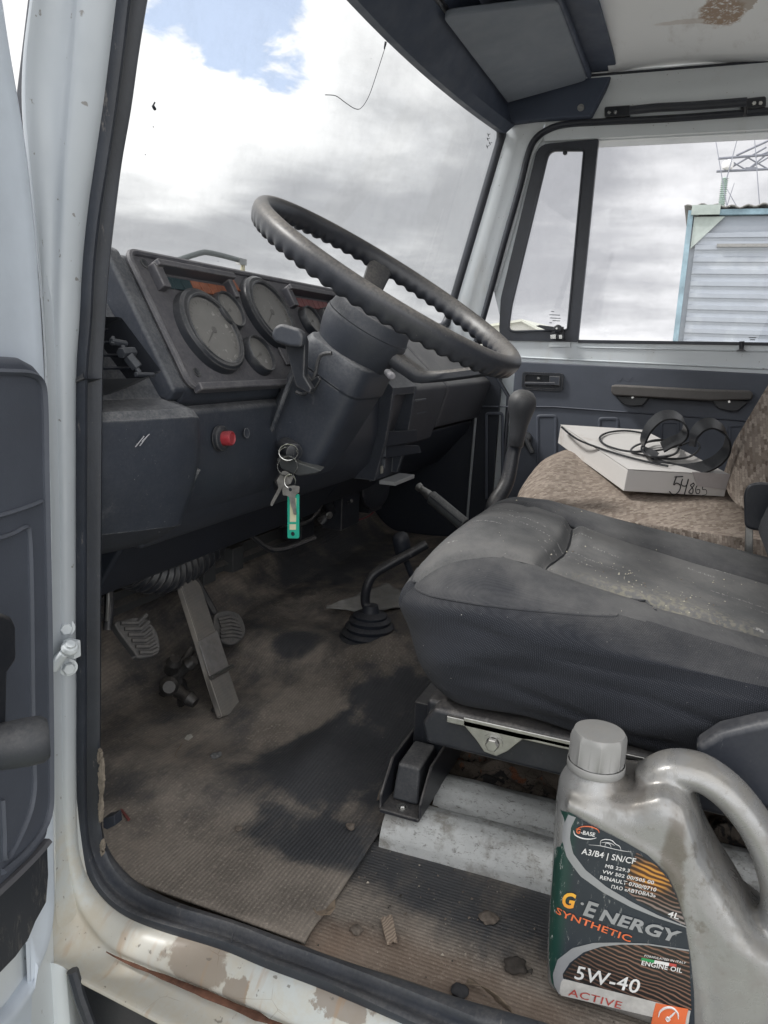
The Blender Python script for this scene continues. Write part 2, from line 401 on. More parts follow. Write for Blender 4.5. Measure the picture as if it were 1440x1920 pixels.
METAL = pmat('zinc_metal', (.45, .45, .44), .38, 1., var=.2, vs=40, dust=(.3, .27, .23), da=.45, ds=60, bump=.2, bs=300)
STEEL = pmat('steel', (.62, .62, .60), .25, 1., var=.15, vs=60)
GREYMET = pmat('grey_metal', (.22, .22, .21), .5, .6, var=.3, vs=40, dust=(.30, .27, .24), da=.5, ds=50)
BLACKMET = pmat('black_painted_metal', (.014, .017, .024), .35, dust=(.25, .23, .21), da=.55, ds=60, bump=.2, bs=200, wear=.2, wc=(.35, .34, .33), edge=0.45)
def mk_glass(name, tint, dirt=.05):
    k = NT(name); t = k.n('ShaderNodeBsdfTransparent'); t.inputs[0].default_value = tint+(1,)
    g = k.n('ShaderNodeBsdfGlossy'); g.inputs['Roughness'].default_value = .02
    f = k.n('ShaderNodeLayerWeight'); f.inputs[0].default_value = .5
    m1 = k.n('ShaderNodeMixShader'); k.t.links.new(k.math('ADD', k.math('MULTIPLY', k.math('POWER', f.outputs['Facing'], 5.0), .8), .035), m1.inputs[0]); k.t.links.new(t.outputs[0], m1.inputs[1]); k.t.links.new(g.outputs[0], m1.inputs[2])
    d = k.n('ShaderNodeBsdfDiffuse'); d.inputs[0].default_value = (.5, .5, .5, 1)
    m2 = k.n('ShaderNodeMixShader'); k.t.links.new(k.math('MULTIPLY', k.ramp(k.noise(14, 7, .7), .35, .8), dirt), m2.inputs[0])
    k.t.links.new(m1.outputs[0], m2.inputs[1]); k.t.links.new(d.outputs[0], m2.inputs[2])
    k.t.links.new(m2.outputs[0], k.t.nodes['Material Output'].inputs[0]); return k.m
GLASS = mk_glass('dusty_windshield_glass', (.97, .98, .98), .10)
SGLASS = mk_glass('side_glass', (.96, .96, .985), .10)
LENS = NT('gauge_lens'); 
_c = LENS.mix(LENS.noise(30, 8, .65), (.155, .152, .148), (.25, .243, .23)); _c = LENS.mix(LENS.ramp(LENS.noise(55, 4, .7, dist=1.5), .60, .68), _c, (.40, .39, .37))
LENS.col(_c); LENS.rough(.35); LENS.b.inputs['Coat Weight'].default_value = .3; LENS = LENS.m

def mk_mat_floor(name, axis, per):
    k = NT(name)
    fine = k.noise(240, 4, .65); mid = k.noise(11, 8, .62); big = k.noise(3.1, 5, .6)
    rub = k.mix(k.noise(30, 5), (.052, .054, .060), (.085, .086, .090))
    dirt = k.mix(k.ramp(mid, .3, .7), (.165, .143, .123), (.290, .252, .215))
    dirt = k.mix(k.ramp(fine, .50, .72), dirt, (.35, .305, .26)); dirt = k.mix(k.math('MULTIPLY', k.ramp(k.noise(5, 7, .6), .5, .7), .5), dirt, (.27, .195, .145) if axis == 'X' else (.235, .195, .16))
    cov = k.math('ADD', k.math('ADD', k.math('MULTIPLY', k.math('SUBTRACT', mid, .5), 1.2), k.math('MULTIPLY', k.math('SUBTRACT', k.noise(34, 8, .72, v=k.vec((.35, 1, 1))), .5), 1.1)), .66)
    if axis == 'Y':
        for (u, v), rad, st in [((640, 1425), (.11, .11, .2), .80), ((760, 1330), (.10, .09, .2), .6), ((560, 1560), (.05, .08, .2), .55), ((620, 1600), (.035, .05, .2), .45),
                                ((480, 1460), (.07, .05, .2), .2), ((560, 1245), (.05, .04, .2), .5), ((300, 1250), (.10, .10, .2), .15), ((420, 1230), (.08, .07, .2), .15), ((620, 1080), (.3, .16, .4), .45)]:
            cov = k.math('SUBTRACT', cov, k.math('MULTIPLY', k.blob(P(u, v, z=.01), rad, .75, 15, .34), st))
        for (u, v), rad, st in [((560, 1340), (.11, .05, .2), .5), ((560, 1690), (.07, .12, .2), .35), ((330, 1590), (.09, .14, .2), .25), ((700, 1270), (.10, .05, .2), .35)]:
            cov = k.math('ADD', cov, k.math('MULTIPLY', k.blob(P(u, v, z=.01), rad, .4, 20, .3), st))
    else:
        cov = k.math('ADD', cov, k.math('MULTIPLY', k.blob(P(700, 1800, z=.0), (.055, .3, .2), .35, 16, .5), .55))
        cov = k.math('SUBTRACT', cov, k.math('MULTIPLY', k.blob(P(900, 1680, z=.0), (.05, .2, .2), .35, 16, .4), .42))
    cov = k.ramp(cov, .15, .95)
    w = k.wave(per, dirn=axis, dist=.25, det=2)
    # dirt lies in the grooves, rib tops stay cleaner
    c = k.mix(k.math('MULTIPLY', cov, k.ramp(w, 0, 1, 1.0, 1-.12 if axis == 'X' else .86)), rub, dirt)
    if axis == 'X':
        rd = k.blob(P(800, 1830, z=0), (.04, .16, .2), .5, 22, .4); c = k.mix(k.math('MULTIPLY', rd, .35), c, (.17, .095, .055))
    c = k.mix(k.ramp(k.noise(420, 2, .5), .72, .76), c, (.30, .27, .23))
    k.col(c); k.rough(k.ramp(cov, 0, 1, .62, .95)); k.b.inputs['Specular IOR Level'].default_value = .25
    h = k.math('ADD', k.math('MULTIPLY', w, k.ramp(cov, .0, 1., 1., .6)), k.math('MULTIPLY', fine, .6)); k.bump(h, .5, .0011); k.bump(k.noise(45, 7, .7), .5, .004)
    k.bump(mid, .35, .004); return k.m
MATM = mk_mat_floor('ribbed_rubber_mat', 'Y', 62); MATT = mk_mat_floor('threshold_rubber_mat', 'X', 62)
def mk_fabric(name, a, b, sc=520, dustc=(.27, .26, .25), da=.5, letters=False, weave=.6):
    k = NT(name)
    wx = k.wave(sc*.5, v=k.vec((1, 1, 1), (0, .0, R(38))), dirn='Y'); wz = k.wave(sc*.5, v=k.vec((1, 1, 1), (R(40), 0, 0)), dirn='Z')
    wv = k.math('MULTIPLY', wx, wz); c = k.mix(wv, a, b)
    up = k.ramp(k.nz(), .15, 1., .05, 1.); n = k.ramp(k.noise(7, 8, .68), .25, .72)
    c = k.mix(k.math('MULTIPLY', k.math('MULTIPLY', up, n), da), c, dustc)
    if letters:      # woven dashes in loose rows
        v = k.vec((1, 1, 1), (0, 0, R(8))); X, Y, Z = k.xyz(v)
        row = k.ramp(k.wave(11, v=v, dirn='X'), .90, .96)
        dash = k.ramp(k.noise(1, 0, 0, v=k.vec((16, 13, 2))), .55, .60)
        mark = k.ramp(k.noise(1, 2, .6, v=k.vec((130, 420, 20))), .50, .60)
        c = k.mix(k.math('MULTIPLY', k.math('MULTIPLY', row, dash), k.math('MULTIPLY', mark, .55)), c, (.42, .41, .40))
        st = k.blob(P(1270, 1110, z=.365), (.045, .10, .1), .7, 30, .5)
        c = k.mix(k.math('MULTIPLY', k.math('MULTIPLY', st, k.ramp(k.noise(160, 3, .6), .42, .62)), .4), c, (.33, .305, .22))
    lint = k.ramp(k.noise(330, 2, .5), .765, .785); c = k.mix(lint, c, (.45, .44, .42))
    k.col(c); k.rough(.95); k.b.inputs['Specular IOR Level'].default_value = .1
    k.b.inputs['Sheen Weight'].default_value = .06; k.b.inputs['Sheen Roughness'].default_value = .6
    k.bump(wv, weave, .0006); k.bump(k.noise(16, 6, .6), .35, .006); return k.m
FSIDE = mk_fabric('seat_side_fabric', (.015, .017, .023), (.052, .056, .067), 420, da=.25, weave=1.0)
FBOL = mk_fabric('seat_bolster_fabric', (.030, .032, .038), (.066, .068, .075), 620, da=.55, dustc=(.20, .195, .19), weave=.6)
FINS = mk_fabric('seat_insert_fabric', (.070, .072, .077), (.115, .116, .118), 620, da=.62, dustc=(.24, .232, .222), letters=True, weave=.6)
def mk_tweed():
    k = NT('brown_checked_fabric')
    v = k.vec((1, 1, 1), (R(6), R(5), R(40)))
    nv_ = k.n('ShaderNodeTexNoise'); nv_.inputs['Scale'].default_value = 160; nv_.inputs['Detail'].default_value = 3; k.t.links.new(k.tc.outputs['Object'], nv_.inputs['Vector'])
    def jit(v_):
        a_ = k.n('ShaderNodeVectorMath', operation='MULTIPLY_ADD'); k.t.links.new(nv_.outputs['Color'], a_.inputs[0]); a_.inputs[1].default_value = (.006, .006, .006); k.t.links.new(v_, a_.inputs[2]); return a_.outputs[0]
    v = jit(v)
    br = k.n('ShaderNodeTexBrick'); k.t.links.new(v, br.inputs['Vector']); br.inputs['Scale'].default_value = 58; br.offset = .5
    br.inputs['Color1'].default_value = (.10, .075, .062, 1); br.inputs['Color2'].default_value = (.42, .365, .315, 1); br.inputs['Mortar'].default_value = (.20, .165, .14, 1)
    br.inputs['Mortar Size'].default_value = .02; br.inputs['Brick Width'].default_value = .55; br.inputs['Row Height'].default_value = .28; br.inputs['Bias'].default_value = -.1
    v2 = jit(k.vec((1, 1, 1), (R(50), R(85), R(40))))
    br2 = k.n('ShaderNodeTexBrick'); k.t.links.new(v2, br2.inputs['Vector'])
    for q in ('Color1', 'Color2', 'Mortar'): br2.inputs[q].default_value = br.inputs[q].default_value
    br2.inputs['Scale'].default_value = 58; br2.inputs['Mortar Size'].default_value = .02; br2.inputs['Brick Width'].default_value = .55; br2.inputs['Row Height'].default_value = .28
    c = k.mix(k.ramp(k.nz(), .45, .6), br2.outputs[0], br.outputs[0]); c = k.mix(k.ramp(k.noise(420, 3), .3, .7, 0, .55), c, (.26, .215, .18))
    c = k.mix(k.math('MULTIPLY', k.ramp(k.nz(), .5, 1.), .30), c, (.34, .285, .24)); k.col(c); k.rough(.97); k.b.inputs['Specular IOR Level'].default_value = .08
    k.bump(k.noise(260, 3), .5, .001); k.bump(k.wave(150, v=v, dirn='X', dist=1), .4, .001); return k.m
TWEED = mk_tweed()

# ================================================================== outside
def mk_ground():
    k = NT('dry_ground'); c = k.mix(k.noise(.6, 8, .65), (.38, .365, .34), (.50, .48, .45)); c = k.mix(k.ramp(k.noise(.25, 5), .5, .62), c, (.20, .215, .15))
    c = k.mix(k.ramp(k.noise(14, 4), .62, .7), c, (.34, .32, .29)); k.col(c); k.rough(.95); k.bump(k.noise(9, 6), .5, .03); return k.m
GZ = -1.02
g = MB().grid(lambda u, v: ((u-.5)*2400, (v-.5)*2400, GZ), 60, 60).build('ground', mk_ground(), smooth=False); structure(g)
g['label'] = 'dry dusty ground of the truck yard'

# container cabin on the right
def mk_corr():
    k = NT('galvanised_sheet'); z = k.xyz()[2]
    c = k.mix(k.noise(30, 6, .65, v=k.vec((1, .35, 1))), (.27, .30, .335), (.34, .37, .41))
    c = k.mix(k.ramp(k.noise(3, 6, .6), .5, .75), c, (.40, .43, .46)); k.col(c); k.rough(.6); k.b.inputs['Metallic'].default_value = .35; return k.m
BLUEP = pmat('faded_blue_paint', (.21, .31, .36), .7, var=.4, vs=4)
GREENP = pmat('pale_green_paint', (.36, .41, .38), .7, var=.2, vs=4)
cb = P(1268, 635, x=8.0); ct = P(1291, 396, x=8.0)
cr = P(1440, 389, x=8.0); cdir = Vector((.5*0+.35, cr.y-ct.y-.4, 0)).normalized()
T = thing('container_cabin', (8.5, -1.5, GZ), 'pale grey corrugated container with blue edge trim beyond the passenger window', 'container')
x0, y0, top = 8.0, ct.y, ct.z; L = 6.0; Wd = 2.4
mb = MB(); n = int((top-GZ-.25)/.105)
pts = []
for i in range(n):
    z = top-.20-i*.115
    if z < GZ+.2: break
    pts += [(0, z), (.012, z-.008), (.012, z-.050), (.0, z-.058), (-.004, z-.085)]
rings = [[Vector((x0-a, y, z)) for a, z in pts] for y in np.linspace(y0-.10, y0-L+.1, 30)]
mb.loft(rings, close=False); mb.box((x0+Wd/2+.01, y0-L/2, (top+GZ)/2+.1), (Wd-.04, L-.06, top-GZ-.3)); mb.build('corrugated_wall', mk_corr(), T, smooth=False)
mb = MB(); mb.box((x0, y0-.025, (top+GZ)/2), (.09, .05, top-GZ)); mb.box((x0, y0-L+.04, (top+GZ)/2), (.09, .08, top-GZ)); mb.box((x0+Wd-.04, y0-.03, (top+GZ)/2), (.09, .08, top-GZ)); mb.build('corner_post', BLUEP, T)
mb = MB(); mb.box((x0-.01, y0-L/2, top-.02), (.07, L-.2, .05)); mb.build('top_rail', BLUEP, T)
mb = MB(); mb.box((x0-.02, y0-.16, top-.0), (.10, .26, .09)); mb.prism([(x0-.03, y0-.06, top-.06), (x0-.03, y0-.34, top-.06), (x0-.03, y0-.06, top-.36)], (.02, 0, 0)); mb.build('corner_casting', GREENP, T)
mb = MB()
def rf(u, v):
    y = y0+.04-u*L; return (x0-.06+v*(Wd+.12), y, top+.03+.012*math.sin(y*46)+.02*mn.noise(Vector((y*3, v*3, 0))))
mb.grid(rf, 240, 4).build('roof_sheet', GREYMET, T, mods=[('SOLIDIFY', dict(thickness=.012))])
mb = MB(); mb.box((x0-.03, y0-L/2-.1, top-.33), (.04, L-.4, .03)); mb.build('drip_rail', GREYMET, T)
# gabled shed far away, seen through the quarter window
T = thing('gabled_shed', (60, 12.5, GZ), 'distant pale shed with shallow gabled roof seen through the quarter window', 'shed')
a = P(953, 607, x=60); b = P(980, 600, x=60); c = P(1012, 614, x=60)
wl = c.z-.15; e = [(60, a.y+3, wl), (60, b.y, b.z), (60, c.y, wl)]
MB().prism([(60, a.y+3, GZ), (60, a.y+3, wl), (60, b.y, b.z-.1), (60, c.y, wl), (60, c.y, GZ)], (18, 0, 0)).build('wall', pmat('shed_wall', (.5, .5, .46), .8), T)
mb = MB(); mb.prism([(59.6, a.y+3.4, wl-.1), (59.6, b.y, b.z+.05), (59.6, b.y, b.z-.12), (59.6, a.y+3.4, wl-.3)], (19, 0, 0)); mb.prism([(59.6, b.y, b.z+.05), (59.6, c.y-.4, wl-.1), (59.6, c.y-.4, wl-.3), (59.6, b.y, b.z-.12)], (19, 0, 0)); mb.build('roof', pmat('shed_roof', (.52, .53, .46), .7), T)
mb = MB(); mb.box((59.95, b.y-1.2, .4), (.08, 2.4, 2.8)); mb.build('door', pmat('shed_door', (.28, .32, .33), .7), T)
# lattice pylon
T = thing('power_pylon', (42, -9, GZ), 'grey steel lattice power pylon whose arm shows at the top right of the side window', 'pylon')
LAT = pmat('pylon_steel', (.20, .21, .24), .6, .3)
mb = MB(); by, bx = -9.0, 42.0; tp = P(1362, 297, x=40); at = tp.z; ab = at-.55
def rod(a, b, r=.05): mb.tube([a, b], r, 5)
for sx_ in (-1, 1):
    for sy_ in (-1, 1):
        rod((bx+sx_*1.6, by+sy_*1.6, GZ), (bx+sx_*.5, by+sy_*.5, at-.6), .07); rod((bx+sx_*.5, by+sy_*.5, at-.6), (bx+sx_*.35, by+sy_*.35, at+4.5), .06)
N_ = 8
for i in range(N_):
    z0 = GZ+(at+4.5-GZ)*i/N_; z1 = GZ+(at+4.5-GZ)*(i+1)/N_
    w0 = 1.6+( .35-1.6)*i/N_; w1 = 1.6+(.35-1.6)*(i+1)/N_
    for q in ((1, 1, 1, -1), (1, -1, -1, -1), (-1, -1, -1, 1), (-1, 1, 1, 1)):
        rod((bx+q[0]*w0, by+q[1]*w0, z0), (bx+q[2]*w1, by+q[3]*w1, z1), .035); rod((bx+q[2]*w0, by+q[3]*w0, z0), (bx+q[0]*w1, by+q[1]*w1, z1), .035)
        rod((bx+q[0]*w0, by+q[1]*w0, z0), (bx+q[2]*w0, by+q[3]*w0, z0), .03)
mb.build('mast', LAT, T)
mb = MB(); tipy = tp.y+.35
rod((40, tipy, at), (40, by, at+.35), .06); rod((40, tipy, ab), (40, by, ab+.1), .06); rod((40, tp.y-.4, at+.1), (40, by, at+4.0), .05); rod((40, tp.y-1.2, at), (40, by, at+3), .04)
yy = tp.y; k_ = 0
while yy > by:
    rod((40, yy, at-.01), (40, yy-.9, ab+.02), .035) if k_ % 2 == 0 else rod((40, yy, ab), (40, yy-.9, at), .035); yy -= .9 if k_ % 2 else .0; k_ += 1
    if k_ > 24: break
rod((40, tp.y, ab), (40, tp.y-1.6, at+.4), .04); rod((40, tp.y-.9, ab), (40, tp.y-2.6, at+.9), .04); mb.box((40, tp.y-1.1, ab+.05), (.1, .5, .16))
rod((40, by+.5, at), (42.5, by, at+.2), .05); rod((40, by+.5, ab), (42.5, by, ab), .05)
mb.build('crossarm', LAT, T)
mb = MB(); a0 = Vector((40, tp.y-.05, ab-.25))
mb.lathe([(.03, 0)]+[(r_, -.03-j*.09-o_) for j in range(14) for r_, o_ in ((.10, 0), (.17, .045))]+[(.03, -1.34)], a0, (0, 0, 1), 10)
mb.build('insulator_string', pmat('green_glass_insulator', (.38, .47, .43), .2), T)
mb = MB(); mb.lathe([(.001, .25), (.22, .15), (.27, 0), (.22, -.15), (.001, -.25)], (40, tp.y-.1, at-.28), (0, 0, 1), 12); mb.build('marker_ball', pmat('white_ball', (.75, .75, .75), .5), T)
for (p0, p1) in (((1338, 240), (1363, 388)), ((1388, 240), (1372, 300)), ((1366, 360), (1384, 392)), ((1374, 352), (1363, 386)), ((1413, 235), (1425, 395))):
    a, b = P(*p0, x=44), P(*p1, x=30); d = b-a
    w = MB().tube([a-d*.4, a, b, b+d*.35], .018, 5).build('wire', LAT, T)

# ================================================================== truck
TR = thing('truck', (.8, .3, GZ), 'old white truck with its driver door open onto a dusty worn cab', 'truck')
# ---- floor
def tun(x, y): 
    b = 1/(1+math.exp(-(x-.58)*22))*(1/(1+math.exp(-(y-.38)*30)))
    return .055*b
def fz(x, y):
    z = .004+tun(x, y)+max(0, y-.82)*.75*min(1, max(0, y-.80)*9)
    z += .012*mn.noise(Vector((x*7, y*7, 1)))*min(1, max(0, (x-.06)*8))*min(1, max(0, (y-.34)*12))
    # a fold running across the mat ahead of the seat
    z += .010*math.exp(-((y-.47-.10*(x-.35))/.03)**2)*min(1, max(0, (x-.2)*6))*(x < .75)
    return z
MB().grid(lambda u, v: ((lambda x, y: (x, y, fz(x, y)))(.022+u*1.58, .312+.004*mn.noise(Vector((u*30, 0, 3)))*(v < .01)+v*.70)), 200, 110).build('floor_mat', MATM, TR, ang=80, mods=[('SOLIDIFY', dict(thickness=.004, offset=-1))], label='black ribbed rubber floor mat under the pedals, half covered in brown dirt')
MB().grid(lambda u, v: ((lambda x, y: (x, y, -.002+.003*mn.noise(Vector((x*9, y*9, 5)))+(.008 if x < .045 else 0)*0))(.022+u*.21, -.5+v*.85)), 40, 120).build('threshold_mat', MATT, TR, ang=80, label='dusty ribbed mat strip by the door sill, covered in brown grit')
MB().box((.80, .25, -.045), (1.6, 1.5, .05)).build('floor_pan', pmat('floor_pan_metal', (.10, .08, .065), .9, var=.4, vs=30, bump=.5), TR)
# silver insulated riser under the seat and the trash behind it
def mk_silver():
    k = NT('worn_silver_paint'); c = k.mix(k.noise(40, 6, .7), (.42, .43, .43), (.66, .67, .66))
    sc = k.ramp(k.noise(230, 9, .8, v=k.vec((1, .5, 1), (0, 0, .6)), dist=.6), .545, .61); c = k.mix(k.math('MULTIPLY', sc, .7), c, (.12, .11, .10))
    c = k.mix(k.ramp(k.noise(14, 8, .7), .50, .62, 0, .75), c, (.22, .20, .17)); c = k.mix(k.math('MULTIPLY', k.ramp(k.noise(9, 6, .7), .52, .6), .4), c, (.15, .125, .10))
    k.col(c); k.rough(.65); k.b.inputs['Metallic'].default_value = .15; k.bump(k.noise(120, 6, .7, dist=1), .5, .0015); return k.m
SILV = mk_silver()
def ris(u, v):
    y = .307-u*.77; pr = [(.214, -.004), (.216, .012), (.224, .026), (.236, .036), (.252, .041), (.268, .038), (.276, .026), (.284, .022)]
    t = v*(len(pr)-1); i = min(int(t), len(pr)-2); t -= i; x = pr[i][0]*(1-t)+pr[i+1][0]*t; z = pr[i][1]*(1-t)+pr[i+1][1]*t
    return (x+.004*math.sin(u*5), y, z+.0015*mn.noise(Vector((x*40, y*14, 0))))
MB().grid(ris, 120, 28).build('seat_riser', SILV, TR, ang=80, label='scuffed silver step under the front of the driver seat')
def ris2(u, v):
    y = .262-u*.72; pr = [(.288, .014), (.296, .030), (.312, .044), (.330, .048), (.345, .044), (.352, .020)]
    t = v*(len(pr)-1); i = min(int(t), len(pr)-2); t -= i; x = pr[i][0]*(1-t)+pr[i+1][0]*t; z = pr[i][1]*(1-t)+pr[i+1][1]*t
    return (x-.006*mn.noise(Vector((y*20, 0, 9)))*(v < .2)*2, y, z+.002*mn.noise(Vector((x*40, y*14, 4))))
MB().grid(ris2, 120, 20).build('seat_riser', SILV, TR, ang=80, label='second silver step, further under the driver seat')
def mk_trash():
    k = NT('rusty_dirt'); c = k.mix(k.noise(16, 8, .7), (.085, .068, .055), (.24, .20, .165)); c = k.mix(k.ramp(k.noise(24, 6, .65, dist=1), .54, .60), c, (.03, .028, .028))
    c = k.mix(k.ramp(k.noise(34, 5, .6), .60, .66), c, (.24, .10, .055)); c = k.mix(k.ramp(k.vor(30, 'DISTANCE_TO_EDGE'), 0, .02, .6, 0), c, (.03, .025, .022)); k.col(c); k.rough(.95)
    k.bump(k.noise(60, 8, .7), .8, .004); return k.m
TRASH = mk_trash()
MB().grid(lambda u, v: (.285+u*.5, .34-v*.78, .012+.022*mn.noise(Vector((u*11, v*15, 0)))+.012*mn.noise(Vector((u*30, v*40, 3)))+.03*u), 90, 120).build('under_seat_floor', TRASH, TR, ang=70, label='rusty dirty floor under the driver seat')

# ---- door opening: jamb, sill, seal
A_px = [(284, -520), (236, -130), (226, -40), (220, 0), (208, 100), (195, 200), (180, 300), (165, 400), (155, 500), (150, 600), (143, 700), (142, 850), (142, 1000), (142, 1150), (143, 1300), (143, 1450), (146, 1560), (158, 1625), (182, 1672), (225, 1712), (292, 1742), (417, 1780), (500, 1815), (600, 1852), (704, 1897), (820, 1950), (1000, 2040), (1300, 2190)]
I_px = [(358, -520), (300, -130), (282, -40), (272, 0), (254, 100), (240, 200), (222, 300), (211, 400), (200, 500), (192, 600), (190, 700), (189, 850), (188, 1000), (187, 1150), (187, 1300), (187, 1450), (190, 1545), (205, 1592), (232, 1630), (272, 1662), (340, 1693), (430, 1723), (515, 1752), (620, 1792), (740, 1830), (860, 1870), (1040, 1925), (1360, 2040)]
B_px = [(214, -520), (160, -130), (148, -40), (142, 0), (134, 100), (126, 200), (118, 300), (112, 400), (108, 500), (106, 600), (108, 700), (110, 850), (112, 1000), (113, 1150), (114, 1300), (116, 1450), (119, 1560), (128, 1640), (145, 1700), (180, 1752), (221, 1787), (340, 1836), (430, 1873), (533, 1917), (640, 1965), (760, 2020), (940, 2120), (1200, 2280)]
C_px = [(122, -520), (66, -130), (54, -40), (50, 0), (38, 100), (36, 200), (46, 300), (58, 400), (68, 500), (76, 600), (81, 700), (86, 850), (90, 1000), (92, 1150), (94, 1300), (96, 1450), (98, 1560), (97, 1660), (88, 1740), (78, 1800), (120, 1830), (210, 1878), (292, 1921), (400, 1978), (520, 2040), (660, 2110), (860, 2230), (1100, 2400)]
A3 = smooth_path([P(*p, x=-.02) for p in A_px], 5); I3 = smooth_path([P(*p, x=.012) for p in I_px], 5)
B3 = smooth_path([P(*p, x=-.042) for p in B_px], 5); C3 = smooth_path([P(*p, x=(-.062 if p[1] < 1600 else -.07 if p[1] < 1700 else -.085)) for p in C_px], 5)
mb = MB(); rr = []
for i, (a, b, c) in enumerate(zip(A3, B3, C3)):
    nn = (b-a).cross(A3[min(i+1, len(A3)-1)]-A3[max(i-1, 0)]).normalized()
    if nn.dot(Vector(CAM)-a) < 0: nn = -nn
    low = min(1, max(0, (.12-a.z)*12)); inn = (a-I3[i])
    led = c.lerp(b, .35)
    row = [a-inn*.4-nn*.006, a-nn*.001, a.lerp(b, .15)+nn*.003, a.lerp(b, .45)+nn*.006, a.lerp(b, .8)+nn*.006, b.lerp(a, .05)+nn*.004, b, b.lerp(c, .06)-nn*.006, b.lerp(c, .3)-nn*.008,
           b.lerp(c, .55)-nn*.006, b.lerp(c, .72)-nn*.001, c.lerp(b, .12)+nn*.004, c, c-nn*.004+Vector((.01, 0, -.01)), c+Vector((.05, .01*(1-low), -.02*low))]
    rr.append(row)
mb.loft(rr, close=False); mb.build('door_jamb', SILL, TR, ang=75, mods=[('SUBSURF', dict(levels=1, render_levels=1))], label='white painted door jamb and sill with chipped paint and rust')
# rust line where the sill is folded
rp = [B3[i] for i in range(len(B3)) if i >= 93]
rp = [b.lerp(c, .04) for b, c in list(zip(B3, C3))[99:123]]
m_ = MB().tube([p+Vector((-.004, 0, .001)) for p in rp], [.0004+.0018*math.sin(math.pi*min(1, i/(len(rp)-1)*1.0))+.0016*mn.noise(p*110) for i, p in enumerate(rp)], 8, flat=2.0)
m_.build('rust_streak', RUST, TR, ang=80, label='line of bare rust along the folded edge of the sill')
mb = MB(); rr = []
prof = [(0, 0), (.01, .35), (.08, .55), (.18, .55), (.28, .40), (.34, .16), (.42, .10), (.52, .22), (.60, .52), (.70, .62), (.82, .50), (.93, .30), (1.0, .05), (1.0, -.3)]
for i, (a, b) in enumerate(zip(A3, I3)):
    w = (b-a); tt = A3[min(i+1, len(A3)-1)]-A3[max(i-1, 0)]; nn = w.cross(tt).normalized()
    if nn.dot(Vector(CAM)-a) < 0: nn = -nn
    H = .020
    rr.append([a+w*u+nn*(h*H-.002) for u, h in prof])
mb.loft(rr, close=False); mb.build('door_seal', SEALD, TR, ang=50, label='black rubber weather seal round the driver door opening')
# patches of dried mud and a clip on the lower seal
mb = MB()
for (u, v, du, dv) in [(188, 1462, 4, 34), (187, 1518, 3, 22), (190, 1590, 3, 14), (185, 1420, 3, 12)]:
    p = P(u, v, x=-.006); pts = [P(u+du*math.cos(t)*(1+.9*mn.noise(Vector((6*math.cos(t), 6*math.sin(t), v)))), v+dv*math.sin(t)*(1+.5*mn.noise(Vector((7*math.sin(t), 7*math.cos(t), u)))), x=-.008) for t in np.linspace(0, 2*math.pi, 60)[:-1]]
    mb.prism(pts, (.004, 0, 0))
mb.build('dried_mud', pmat('dried_mud', (.22, .19, .155), .95, var=.4, vs=80, bump=.8, bs=200), TR, bevel=.001)
mb = MB(); mb.prism(PL([(193, 1535), (214, 1528), (216, 1548), (200, 1556), (193, 1552)], x=.0), (.012, 0, 0)); mb.build('plastic_clip', DARK, TR, bevel=.001)
# metal trim joint on the sill seal
mb = MB()
q = [i for i in range(len(A3)) if 98 <= i <= 104]
i0 = 106; w = I3[i0]-A3[i0]; tt = (A3[i0+1]-A3[i0-1]).normalized(); nn = w.cross(tt).normalized(); nn = -nn if nn.dot(Vector(CAM)-A3[i0]) < 0 else nn
mb.tube([A3[i0]+w*u+nn*(.0135 if u < .7 else .010) for u in (.05, .2, .35)], .0009, 5); mb.build('seal_joint', DARK, TR)
# outer skin below the sill, wheel arch, body side
mb = MB()
def fend(u, v):
    p = P(40+u*130, 1830+v*190, x=-.06); return (p.x+.03*v-.02*math.sin(u*3), p.y, p.z)
ff = [[P(a_, b_, x=xx) for a_, b_, xx in row] for row in [[(-120, 1800, -.10), (-120, 2100, -.10)], [(20, 1800, -.10), (20, 2100, -.10)], [(90, 1800, -.095), (95, 2100, -.095)], [(128, 1815, -.085), (150, 2100, -.085)], [(140, 1840, -.06), (170, 2120, -.06)], [(146, 1840, -.02), (180, 2120, -.02)]]]
mb.loft(ff, close=False); mb.build('fender', WHITE, TR, ang=60, mods=[('SUBSURF', dict(levels=2, render_levels=2))])
mb = MB(); mb.tube(PL([(136, 1820), (150, 1870), (172, 1930), (200, 2010)], x=-.085), .006, 8); mb.build('fender_edge_rubber', RUBBER, TR)
mb = MB(); mb.box((.04, .2, -.32), (.02, 1.4, .5)); mb.prism([(-.10, .50, -.30), (-.10, -.6, -.30), (.03, -.6, -.30), (.03, .50, -.30)], (0, 0, .02)); mb.build('step_panel', BLACKMET, TR, bevel=.003)
# check strap bolted to the jamb
mb = MB(); up = Vector((-.6, -.8, .05)).normalized()
bo = lambda u, v, xx=-.036: P(u, v, x=xx)
bolt(mb, bo(123, 1177), up, .0062, .006); bolt(mb, bo(128, 1251), up, .0062, .006); mb.build('hinge_bolt', WHITE, TR, ang=30)
mb = MB(); mb.tube(PL([(92, 1262), (106, 1240), (118, 1226)], x=-.055), [.0075, .0070, .006], 10); mb.lathe([(0, -.004), (.010, -.004), (.011, 0), (.009, .005), (.006, .006), (.006, .009), (0, .009)], bo(131, 1214, -.05), (-.3, -.5, .8), 20)
mb.box(bo(136, 1216, -.04), (.012, .018, .022)); cm_ = bo(131, 1214, -.05); mb.v = [tuple(cm_+(Vector(p)-cm_)*.8) for p in mb.v]; mb.build('door_check_strap', WHITE, TR, bevel=.0015, ang=40)

